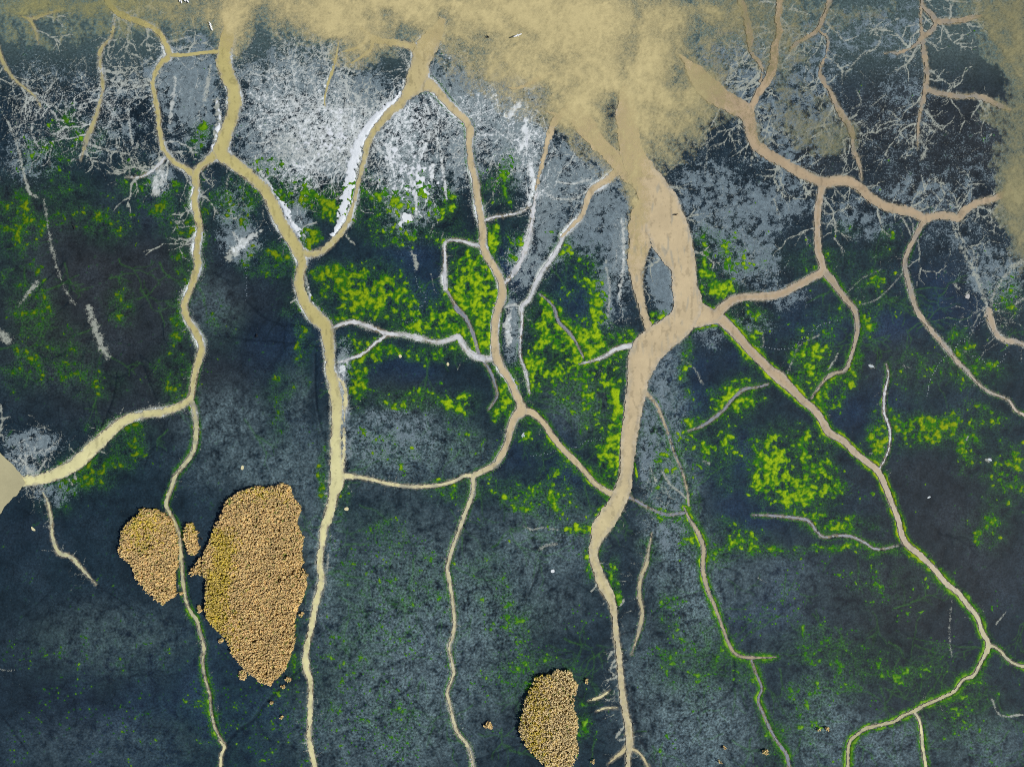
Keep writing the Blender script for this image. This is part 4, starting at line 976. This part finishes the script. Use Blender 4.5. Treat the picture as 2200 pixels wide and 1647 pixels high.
me.materials.append(M_LAKE)
link(bpy.data.objects.new("lake", me), "shallow tan lake clouded with silt along the top edge", kind="structure", cat="lake")
print("lake", time.time() - T0)

# ------------------------------------------------------------------ algae mats, and salt with painted glint
win = (slice(np.searchsorted(AY, -60), np.searchsorted(AY, 1710)), slice(np.searchsorted(AX, -60), np.searchsorted(AX, 2260)))
def mat(name, F, hgt, colf, mat_, label, cat):
    A = F[win]
    (x, y, f, z, h, q), tri, quad = isomesh(X[win], Y[win], A, (Z[win], n13[win], n4[win]))
    zz = z - 0.006 + hgt * np.clip(f * 3.0, 0, 1) + 0.012 * np.clip(q, 0, 1) * np.clip(f * 4, 0, 1)
    me = mesh_from(name, np.stack([wx(x), wy(y), zz], 1), tri, quad, colf(x, y, f, h, q))
    me.materials.append(mat_)
    link(bpy.data.objects.new(name, me), label, kind="stuff", cat=cat)
    print(name, len(tri) + 2 * len(quad))

def algae_col(x, y, f, h, q):
    lime = sstep(0.06, 0.62, f + 0.16 * h + 0.16 * q + 0.16 * gnoise(x, y, 44, 95) + 0.10 * gnoise(x, y, 3.4, 96))
    left = sstep(1000, 500, x)[:, None]
    base = lin(44, 108, 22) * (1 - left) + lin(30, 84, 18) * left
    top = lin(146, 178, 18) * (1 - left) + lin(112, 130, 12) * left
    right = sstep(1700, 2000, x)[:, None]
    top = top * (1 - right) + lin(142, 160, 14) * right
    low = sstep(1150, 1300, y)[:, None]
    top = top * (1 - low) + lin(116, 160, 40) * low
    top = np.where((x < 1500)[:, None] & (y < 420)[:, None], lin(104, 150, 14), top)
    l = lime[:, None]
    return base * (1 - l) + top * l
mat("algae", alg, 0.05, algae_col, M_ALGAE, "bright green algae mats in clumps over the mud", "algae")
mat("salt_and_glint", salt, 0.04, lambda x, y, f, h, q: np.tile(lin(218, 224, 228), (len(x), 1)) * (0.62 + 0.38 * sstep(0, .22, f))[:, None], M_SALT_GLINT, "white salt crust and painted glints along the upper creek banks and flats", "salt crust")  # one white for the salt and the painted glint
print("mats", time.time() - T0)

def ground_z(px, py):
    i = np.clip(np.searchsorted(AX, px), 1, len(AX) - 1); j = np.clip(np.searchsorted(AY, py), 1, len(AY) - 1)
    return Z[j, i]

# ------------------------------------------------------------------ reeds
def reed_mesh(name, px, py, hgt, colA, colB, seed):
    """tufts at plan points px, py: arching leaves and feathery plumes"""
    r = np.random.default_rng(seed)
    n = len(px)
    NL, NP = 5, 3
    bx, by, bz = wx(px), wy(py), ground_z(px, py)
    Vs, Cs, Tr = [], [], []
    off = 0
    hv = r.uniform(.62, 1.08, n)
    cv = r.uniform(.66, 1.14, n) * (1 + .22 * gnoise(px, py, 34, seed + 40) + .2 * gnoise(px, py, 9, seed + 41))
    for k in range(NL + NP):
        az = r.uniform(0, 2 * math.pi, n)
        h = hgt * hv * r.uniform(.86, 1.05, n)
        plume = k >= NL
        out = r.uniform(.03, .13, n) if not plume else r.uniform(.01, .08, n)
        w = r.uniform(.06, .105, n) if not plume else r.uniform(.06, .11, n)
        ox, oy = r.normal(0, .05, n), r.normal(0, .05, n)
        ca, sa = np.cos(az), np.sin(az)
        # five points: base pair, mid pair, tip
        z0 = h * (.0 if not plume else .78)
        def pt(rad, zz, side):
            return np.stack([bx + ox + ca * rad - sa * side, by + oy + sa * rad + ca * side, bz + zz], 1)
        if not plume:
            pts = [pt(0 * h, 0 * h - .03, -w * .4), pt(0 * h, 0 * h - .03, w * .4), pt(out * .55, h * .78, -w), pt(out * .55, h * .78, w), pt(out * 1.5, h * r.uniform(.74, 1.0, n), 0 * w)]
        else:
            pts = [pt(out, h * .72, -w * .3), pt(out, h * .72, w * .3), pt(out * 1.2 + .03, h * 1.0, -w), pt(out * 1.2 + .03, h * 1.0, w), pt(out * 1.3 + .17, h * 1.02, 0 * w)]
        Vs.append(np.stack(pts, 1).reshape(-1, 3))
        m = r.random(n)[:, None]
        col = colA * (1 - m) + colB * m
        col = col * (cv * r.uniform(.75, 1.1, n))[:, None]
        if plume: col = col * .6 + lin(244, 208, 154) * .4
        cc = np.repeat(col[:, None, :], 5, 1)
        cc[:, :2] *= .85            # lower points of each leaf and plume darker than the tip
        Cs.append(cc.reshape(-1, 3))
        o = off + np.arange(n)[:, None] * 5
        Tr.append(np.concatenate([o + [0, 1, 3], o + [0, 3, 2], o + [2, 3, 4]]))
        off += n * 5
    me = mesh_from(name, np.concatenate(Vs), np.concatenate(Tr), None, np.concatenate(Cs), smooth=False)
    me.materials.append(M_REED)
    return me

TAN_A, TAN_B = lin(226, 184, 124), lin(255, 238, 160)
PAL_A, PAL_B = lin(240, 214, 150), lin(255, 246, 190)
YEL_A, YEL_B = lin(196, 190, 30), lin(240, 214, 60)
GRN_A, GRN_B = lin(104, 146, 34), lin(150, 170, 50)

def shrink(P, k=0.010):      # tall reeds lean outwards in a vertical view, so their feet stand a little nearer the centre
    P = np.array(P, float)
    return P + (np.array([CX, CY]) - P) * k

def reed_bed(label, poly, hgt, spacing, seed, yellow=None, thin=None, tan=None, group="reed beds on the mudflat"):
    P = shrink(poly)
    c = P.mean(0)
    r = np.random.default_rng(seed)
    root = empty("reed_bed", float(wx(c[0])), float(wy(c[1])), 0)
    link(root, label, "reed bed", group)
    lo, hi = P.min(0) - 6, P.max(0) + 6
    xs = np.arange(lo[0], hi[0], spacing); ys = np.arange(lo[1], hi[1], spacing)
    gx, gy = np.meshgrid(xs, ys)
    px = (gx + r.uniform(-.55, .55, gx.shape) * spacing).ravel(); py = (gy + r.uniform(-.55, .55, gx.shape) * spacing).ravel()
    sd = poly_sdf(px, py, P) + 1.6 * gnoise(px, py, 14, seed + 1) + 1.6 * gnoise(px, py, 6, seed + 2)
    keep = sd > 0.5
    gap = 0.62 * gnoise(px, py, 9, seed + 3) + 0.35 * gnoise(px, py, 30, seed + 4)
    keep &= (gap > -0.45) | (r.random(len(px)) < .22)
    if thin is not None:
        keep &= r.random(len(px)) > thin(px, py)
    px, py, sd = px[keep], py[keep], sd[keep]
    hh = hgt * (0.72 + 0.28 * sstep(0, 10, sd)) * (1 + .12 * gnoise(px, py, 26, seed + 5))
    yl = np.zeros(len(px)) if yellow is None else yellow(px, py)
    kind = r.random(len(px))
    isY = kind < yl
    isG = (~isY) & (r.random(len(px)) < 0.035 + .07 * yl)
    isT = ~(isY | isG)
    inv = root.matrix_world.inverted()
    for m, nm, ca, cb in ((isT, "dry_reeds", *(tan or (TAN_A, TAN_B))), (isY, "yellow_reeds", YEL_A, YEL_B), (isG, "green_reeds", GRN_A, GRN_B)):
        if m.sum() == 0: continue
        me = reed_mesh(nm, px[m], py[m], hh[m], ca, cb, seed + 9)
        me.transform(__import__("mathutils").Matrix.Translation(-root.location))
        o = link(bpy.data.objects.new(nm, me), kind="stuff", parent=root)
    # litter mat under the stems
    ax = np.arange(lo[0] - 4, hi[0] + 4, 3.2); ay = np.arange(lo[1] - 4, hi[1] + 4, 3.2)
    gx, gy = np.meshgrid(ax, ay)
    F = poly_sdf(gx, gy, P) + 2.2 * gnoise(gx, gy, 14, seed + 1) - 1.0
    if thin is not None: F = F - 14 * thin(gx, gy)
    (x, y, f), tri, quad = isomesh(gx, gy, F)
    if len(x):
        z = ground_z(x, y) - .03 + .05 * np.clip(f / 4, 0, 1.4) + .03 * gnoise(x, y, 8, seed + 7)
        cl = np.tile(lin(176, 150, 108), (len(x), 1)) * (1 + .3 * gnoise(x, y, 9, seed + 8))[:, None]
        me = mesh_from("reed_litter", np.stack([wx(x), wy(y), z], 1), tri, quad, cl)
        me.materials.append(M_LITTER)
        me.transform(__import__("mathutils").Matrix.Translation(-root.location))
        link(bpy.data.objects.new("reed_litter", me), parent=root)
    return root

BIG = [(524,1052),(545,1046),(569,1047),(605,1039),(625,1046),(624,1058),(637,1084),(646,1094),(638,1120),(641,1140),(651,1156),(647,1172),(647,1200),(651,1212),(646,1222),(659,1236),(656,1250),(653,1280),(641,1300),(633,1330),(632,1353),(632,1390),(619,1420),(605,1450),(578,1477),(555,1467),(525,1440),(498,1413),(484,1376),(456,1348),(440,1329),(436,1300),(437,1279),(440,1248),(430,1228),(432,1195),(440,1178),(451,1151),(471,1107),(480,1082),(502,1061)]
LEFT = [(302,1091),(310,1095),(318,1095),(330,1093),(346,1104),(360,1114),(370,1128),(377,1160),(380,1180),(378,1200),(377,1216),(374,1232),(372,1260),(378,1276),(368,1286),(358,1290),(347,1302),(336,1294),(316,1276),(306,1264),(288,1248),(285,1232),(280,1216),(262,1202),(253,1194),(251,1172),(255,1148),(264,1128),(280,1116),(292,1106)]
SLIM = [(398,1123),(410,1126),(414,1138),(423,1148),(421,1160),(427,1180),(418,1192),(404,1198),(398,1180),(392,1168),(391,1140)]
SPARSE = [(428,1198),(416,1212),(400,1232),(410,1241),(426,1238),(432,1215)]
LOW = [(1197,1438),(1211,1443),(1227,1443),(1236,1454),(1236,1465),(1244,1477),(1238,1495),(1232,1519),(1239,1540),(1244,1551),(1242,1573),(1238,1590),(1244,1613),(1236,1640),(1222,1662),(1178,1658),(1158,1636),(1139,1619),(1120,1590),(1112,1567),(1117,1548),(1125,1534),(1128,1506),(1136,1488),(1146,1468),(1150,1457),(1165,1453),(1185,1451)]
reed_bed("largest tan reed bed, tapering to a point beside the pale yellow main creek", BIG, 1.3, 3.0, 500,
         yellow=lambda x, y: 1.5 * np.exp(-((x - (478 + 26 * gnoise(x, y, 90, 5))) / 26) ** 2) * (1 + .4 * gnoise(x, y, 20, 6)) * sstep(1120, 1160, y) * sstep(1420, 1330, y) + .42 * np.exp(-((x - 560) / 50) ** 2 - ((y - 1062) / 16) ** 2),
         thin=lambda x, y: .9 * np.exp(-((x - 606) / 14) ** 2 - ((y - 1240) / 5) ** 2) + .6 * np.exp(-((x - 640) / 16) ** 2 - ((y - 1226) / 7) ** 2) + .5 * sstep(600, 640, x) * sstep(1300, 1400, y))
reed_bed("leaf shaped tan reed bed left of the thin pale creek", LEFT, 1.3, 3.0, 520,
         yellow=lambda x, y: .75 * np.exp(-((x - 306) / 40) ** 2 - ((y - 1130) / 40) ** 2) * (1 + .5 * gnoise(x, y, 20, 6)))
reed_bed("slim reed bed right of the thin pale creek, between two larger beds", SLIM, 1.2, 3.0, 540, yellow=lambda x, y: .4 * sstep(1160, 1130, y))
reed_bed("sparse broken reed bed at the left flank of the largest one", SPARSE, 1.2, 3.3, 560, thin=lambda x, y: .35 + 0 * x)
reed_bed("pale yellow reed bed at the lower edge, left of the broad river's foot", LOW, 1.1, 3.1, 580, tan=(PAL_A, PAL_B),
         yellow=lambda x, y: .55 * np.exp(-((x - 1150) / 26) ** 2) * (1 + .5 * gnoise(x, y, 20, 6)),
         thin=lambda x, y: np.clip(.6 * np.exp(-((x - 1214) / 20) ** 2 - ((y - 1502) / 16) ** 2) + .06 + .25 * gnoise(x, y, 18, 7), 0, .8))
TUFTS = [("round reed tuft just left of the largest bed's lower tip", 517,1454,11,12),("small reed tuft left of the largest bed's lower slope", 470,1380,7,5),("small ragged reed tuft between the thin pale creek and the largest bed", 424,1312,6,9),
 ("tiny reed tuft right of the largest bed's lower tip", 616,1464,6,7),("tiny reed tuft in the gap right of the largest bed's point", 604,1479,4,5),("reed tuft on the largest bed's lower right side, near the yellow creek", 643,1322,5,6),
 ("lone pink tan reed tuft below the largest bed, beside the dark gully", 582,1514,5,4),("lone reed tuft nearest the small gully fork at lower left", 602,1546,4,4),("yellow reed tuft with a tail, right of the sinuous middle creek", 1048,1563,9,7),
 ("dot of reeds right of the leaf shaped bed", 385,1279,3,3),("reed tuft between the lower bed and the broad river, upper", 1262,1467,4,6),("reed tuft at the right corner of the lower bed, beside the lower edge", 1276,1640,5,5),
 ("left one of two reed tufts near the lower right grey flat", 1764,1571,5,4),("right one of two reed tufts near the lower right grey flat", 1783,1572,7,6),("reed tuft left of the narrow green edged creek", 1649,1622,5,7),
 ("reed dot on the grey flat left of the narrow green edged creek", 1559,1610,4,4),("reed dot at the lower edge right of the broad river", 1549,1642,4,4)]
for k, (lab, x, y, rx, ry) in enumerate(TUFTS):
    r = np.random.default_rng(700 + k)
    a = np.linspace(0, 2 * math.pi, 12, endpoint=False)
    rad = r.uniform(.7, 1.15, 12)
    reed_bed(lab, np.stack([x + rx * rad * np.cos(a), y + ry * rad * np.sin(a)], 1), 0.7, 3.0, 600 + 10 * k, group="small reed tufts on the mud")
print("reeds", time.time() - T0)

# ------------------------------------------------------------------ small pools with a bright silt skin, the dazzling one white with painted glint
POOLS = [("cream oval pool with a grey ring right of the thin left creek", 521,1004,3.2,5.4,20),("cream oval pool right of the main left creek below the sagging link", 745,1093,5,3.6,0),("small cream pool below the white crossing", 860,765,3.6,3.4,40),
 ("small cream pool left of the white crossing's lower end", 962,782,2.6,3.8,-15),("three cornered white pool on the grey flat left of the broad river", 1188,1226,3.6,4.2,30),("pair of white scrapes in a green ring under the central fork", 1124,935,3.2,6.5,15),
 ("grey round pool on the blue mud at the right", 2079,637,5,4.6,-30),("white pool among algae at the far right", 2127,987,5,2.4,20),("white scrape among green dots right of the long creek", 1996,1068,1.8,3.6,60),
 ("cream pool in the dark mud below the left lagoon", 72,1136,2.6,5.5,-40),("dazzling pool of painted white glint in the upper middle", 874,468,12,10,20),("white slit pool on the right between hair creeks", 1871,786,6,2.4,15)]
for k, (lab, x0, y0, rx, ry, ang) in enumerate(POOLS):
    ax = np.arange(x0 - 22, x0 + 22, .9); ay = np.arange(y0 - 22, y0 + 22, .9)
    gx, gy = np.meshgrid(ax, ay)
    c, s = math.cos(math.radians(ang)), math.sin(math.radians(ang))
    u, v = (gx - x0) * c + (gy - y0) * s, -(gx - x0) * s + (gy - y0) * c
    F = 1 - np.hypot(u / rx, v / ry) + .34 * gnoise(gx, gy, 7, 800 + k) + .16 * gnoise(gx, gy, 3.2, 830 + k)
    (x, y, f), tri, quad = isomesh(gx, gy, F)
    z = np.full(len(x), float(np.max(ground_z(x, y))) + .02)
    white = k in (4, 5, 7, 8, 10, 11)
    cc = (lin(222, 228, 230) if k in (4, 10) else lin(178, 190, 194)) if white else (lin(176, 174, 172) if k == 6 else lin(218, 210, 166))
    me = mesh_from("pool", np.stack([wx(x), wy(y), z], 1), tri, quad, np.tile(cc, (len(x), 1)))
    me.materials.append(M_WATER)
    link(bpy.data.objects.new("pool", me), lab, kind="structure", cat="pool", group="small bright pools on the mud")

# ------------------------------------------------------------------ footprint trails
TRAILS = [("dotted animal trail crossing the right side towards the triangular pool", [(1990,850),(2010,790),(2060,740),(2100,700),(2122,680)]),("dotted animal trail from the triangular pool to the right edge", [(2130,668),(2160,645),(2200,610)]),
 ("looping dotted animal trail below the triangular pool", [(2165,740),(2150,780),(2130,783),(2090,765)]),("dotted animal trail in the middle running down to the white crossing", [(890,580),(900,620),(915,640),(898,670),(898,690),(865,688)]),
 ("dotted animal trail crossing the narrow slanting creek", [(1140,980),(1170,975),(1200,965),(1230,962),(1270,945),(1310,940)]),("dotted animal trail left of the main left creek's upper course", [(524,560),(530,590),(528,650)]),
 ("dotted animal trail near the hair thin creek on the right", [(1610,740),(1690,750),(1730,725),(1760,700),(1800,690)])]
for k, (lab, pts) in enumerate(TRAILS):
    P = spline([(a, b, 2) for a, b in pts], 5.5)
    Vs, Tr = [], []
    for q, p in enumerate(P):
        x, y = p[0] + rng.normal(0, 1.4), p[1] + rng.normal(0, 1.4)
        r0 = rng.uniform(.8, 1.35)
        a = np.linspace(0, 2 * math.pi, 7)[:6] + rng.random()
        vx, vy = x + r0 * np.cos(a) * 1.2, y + r0 * np.sin(a)
        o = len(Vs) * 7
        z = float(ground_z(x, y)) + .02
        Vs.append(np.concatenate([[[float(wx(x)), float(wy(y)), z + .004]], np.stack([wx(vx), wy(vy), np.full(6, z)], 1)]))
        for j in range(6):
            Tr.append((o, o + 1 + (j + 1) % 6, o + 1 + j))
    V_ = np.concatenate(Vs)
    me = mesh_from("footprint_trail", V_, np.array(Tr), None, np.tile(lin(112, 124, 134), (len(V_), 1)))
    me.materials.append(M_WATER)
    link(bpy.data.objects.new("footprint_trail", me), lab, kind="stuff", cat="footprints")

# ------------------------------------------------------------------ birds
def simple_mat(name, rgb, rough=.7):
    m, t, b = base_mat(name, rough, .2)
    n = noise_node(t, 30, 2)
    col = mix_color(t, ramp(t, n.outputs[0], .3, .7, 0, 1), tuple(lin(*rgb) * .8), tuple(np.minimum(1, lin(*rgb) * 1.1)))
    t.links.new(col, b.inputs["Base Color"])
    return m
M_BW, M_BD, M_BEAK = simple_mat("white_feathers", (244, 246, 244)), simple_mat("dark_feathers", (26, 26, 30)), simple_mat("beak_horn", (150, 120, 50))

def lathe_x(stations, nseg=10):
    """body along x: stations (x, z, half width, half height)"""
    Vs, F = [], []
    for x, z, w, h in stations:
        for j in range(nseg):
            a = 2 * math.pi * j / nseg
            Vs.append((x, w * math.cos(a), z + h * math.sin(a)))
    n = len(stations)
    for i in range(n - 1):
        for j in range(nseg):
            F.append((i * nseg + j, i * nseg + (j + 1) % nseg, (i + 1) * nseg + (j + 1) % nseg, (i + 1) * nseg + j))
    F.append(tuple(range(nseg))[::-1]); F.append(tuple((n - 1) * nseg + j for j in range(nseg)))
    return Vs, F

def part(name, Vs, F, mat_, parent, smooth=True):
    me = bpy.data.meshes.new(name)
    me.from_pydata(Vs, [], F)
    me.polygons.foreach_set("use_smooth", [smooth] * len(F))
    me.materials.append(mat_)
    return link(bpy.data.objects.new(name, me), parent=parent)

def make_bird(mat_, spread):
    root = empty("bird", 0, 0, 0)
    COL.objects.link(root)
    z0 = .20
    V_, F_ = lathe_x([(-.26, z0 + .02, .008, .006), (-.18, z0, .045, .03), (-.06, z0, .085, .07), (.06, z0 + .02, .085, .08), (.14, z0 + .06, .05, .055), (.18, z0 + .11, .035, .04), (.22, z0 + .15, .038, .038), (.26, z0 + .15, .028, .028), (.275, z0 + .148, .008, .008)])
    part("body", V_, F_, mat_, root)
    V_, F_ = lathe_x([(.26, z0 + .148, .013, .012), (.31, z0 + .142, .008, .007), (.345, z0 + .135, .002, .002)], 6)
    part("beak", V_, F_, M_BEAK, root)
    for s in (-1, 1):
        if spread:
            top = [(.10, s * .06, z0 + .07), (.15, s * .28, z0 + .14), (.06, s * .62, z0 + .10), (-.03, s * .55, z0 + .10), (-.04, s * .28, z0 + .12), (-.10, s * .06, z0 + .06)]
        else:
            top = [(.10, s * .05, z0 + .085), (.06, s * .095, z0 + .05), (-.08, s * .10, z0 + .02), (-.26, s * .03, z0 + .02), (-.20, s * .015, z0 + .05), (-.04, s * .03, z0 + .085)]
        bot = [(x, y, z - .018) for x, y, z in top]
        n = len(top)
        F_ = [tuple(range(n)) if s < 0 else tuple(range(n))[::-1], tuple(range(n, 2 * n))[::-1] if s < 0 else tuple(range(n, 2 * n))]
        F_ += [(i, (i + 1) % n, n + (i + 1) % n, n + i) for i in range(n)]
        part("wing", top + bot, F_, mat_, root, False)
        lx, ly = .0, s * .035
        if not spread:
            Vl = [(lx + a * .007, ly + b * .007, z) for z in (z0 - .05, .0) for a, b in ((-1, -1), (1, -1), (1, 1), (-1, 1))]
            Fl = [(0, 1, 5, 4), (1, 2, 6, 5), (2, 3, 7, 6), (3, 0, 4, 7), (4, 5, 6, 7), (3, 2, 1, 0)]
            Vl += [(lx + .07, ly - .02, .004), (lx + .07, ly + .02, .004), (lx - .01, ly, .004), (lx + .03, ly, .016)]
            Fl += [(8, 9, 11), (9, 10, 11), (10, 8, 11), (8, 10, 9)]
            part("leg", Vl, Fl, M_BEAK, root, False)
    return root

def copy_tree(o):
    c = o.copy(); COL.objects.link(c)
    for ch in list(o.children):
        d = ch.copy(); COL.objects.link(d); d.parent = c
    return c

BIRDS = [("white wading bird at the top edge, leftmost of the loose flock", 'w', 388,2,60,0),("white wading bird at the top edge, in the middle of the flock", 'w', 398,2,125,0),("white wading bird at the top edge, rightmost of the flock", 'w', 404.5,4.5,130,0),("small white bird below the flock's leftmost bird", 'w', 391,5.5,100,0),
 ("white bird left of the main left creek, top of a line of three", 'w', 453,53,120,0),("white bird in the shallows, middle of a line of three", 'w', 454.5,58.5,130,0),("white bird in the shallows, lowest of a line of three", 'w', 456,64,120,0),
 ("white bird with spread wings low over the silty lake", 'ws', 1112,81,-70,.5),("dark bird swimming alone in the silty lake top centre", 'd', 1048,80.5,140,0),("dark bird at the right bank of the broad river", 'd', 1451.5,461.5,10,0),
 ("dark bird standing between the slim reed bed and the largest one", 'd', 434.5,1156,115,0),("dark bird on the left mud beside dull green algae", 'd', 161,489,100,0),("dark bird on the mud between the two left creeks", 'd', 552,721,60,0)]
protos = {}
for lab, kd, x, y, hd, lift in BIRDS:
    if kd not in protos:
        protos[kd] = o = make_bird(M_BD if kd == 'd' else M_BW, kd == 'ws')
    else:
        o = copy_tree(protos[kd])
    o["label"], o["category"], o["group"] = lab, "bird", "birds scattered over the flat"
    gz = max(float(ground_z(x, y)), -.035 if float(ground_z(x, y)) < -.05 else -9)
    o.location = (float(wx(x)), float(wy(y)), gz + lift)
    o.rotation_euler = (0, 0, math.radians(hd))
    o.scale = (1.25,) * 3
print("done", time.time() - T0)
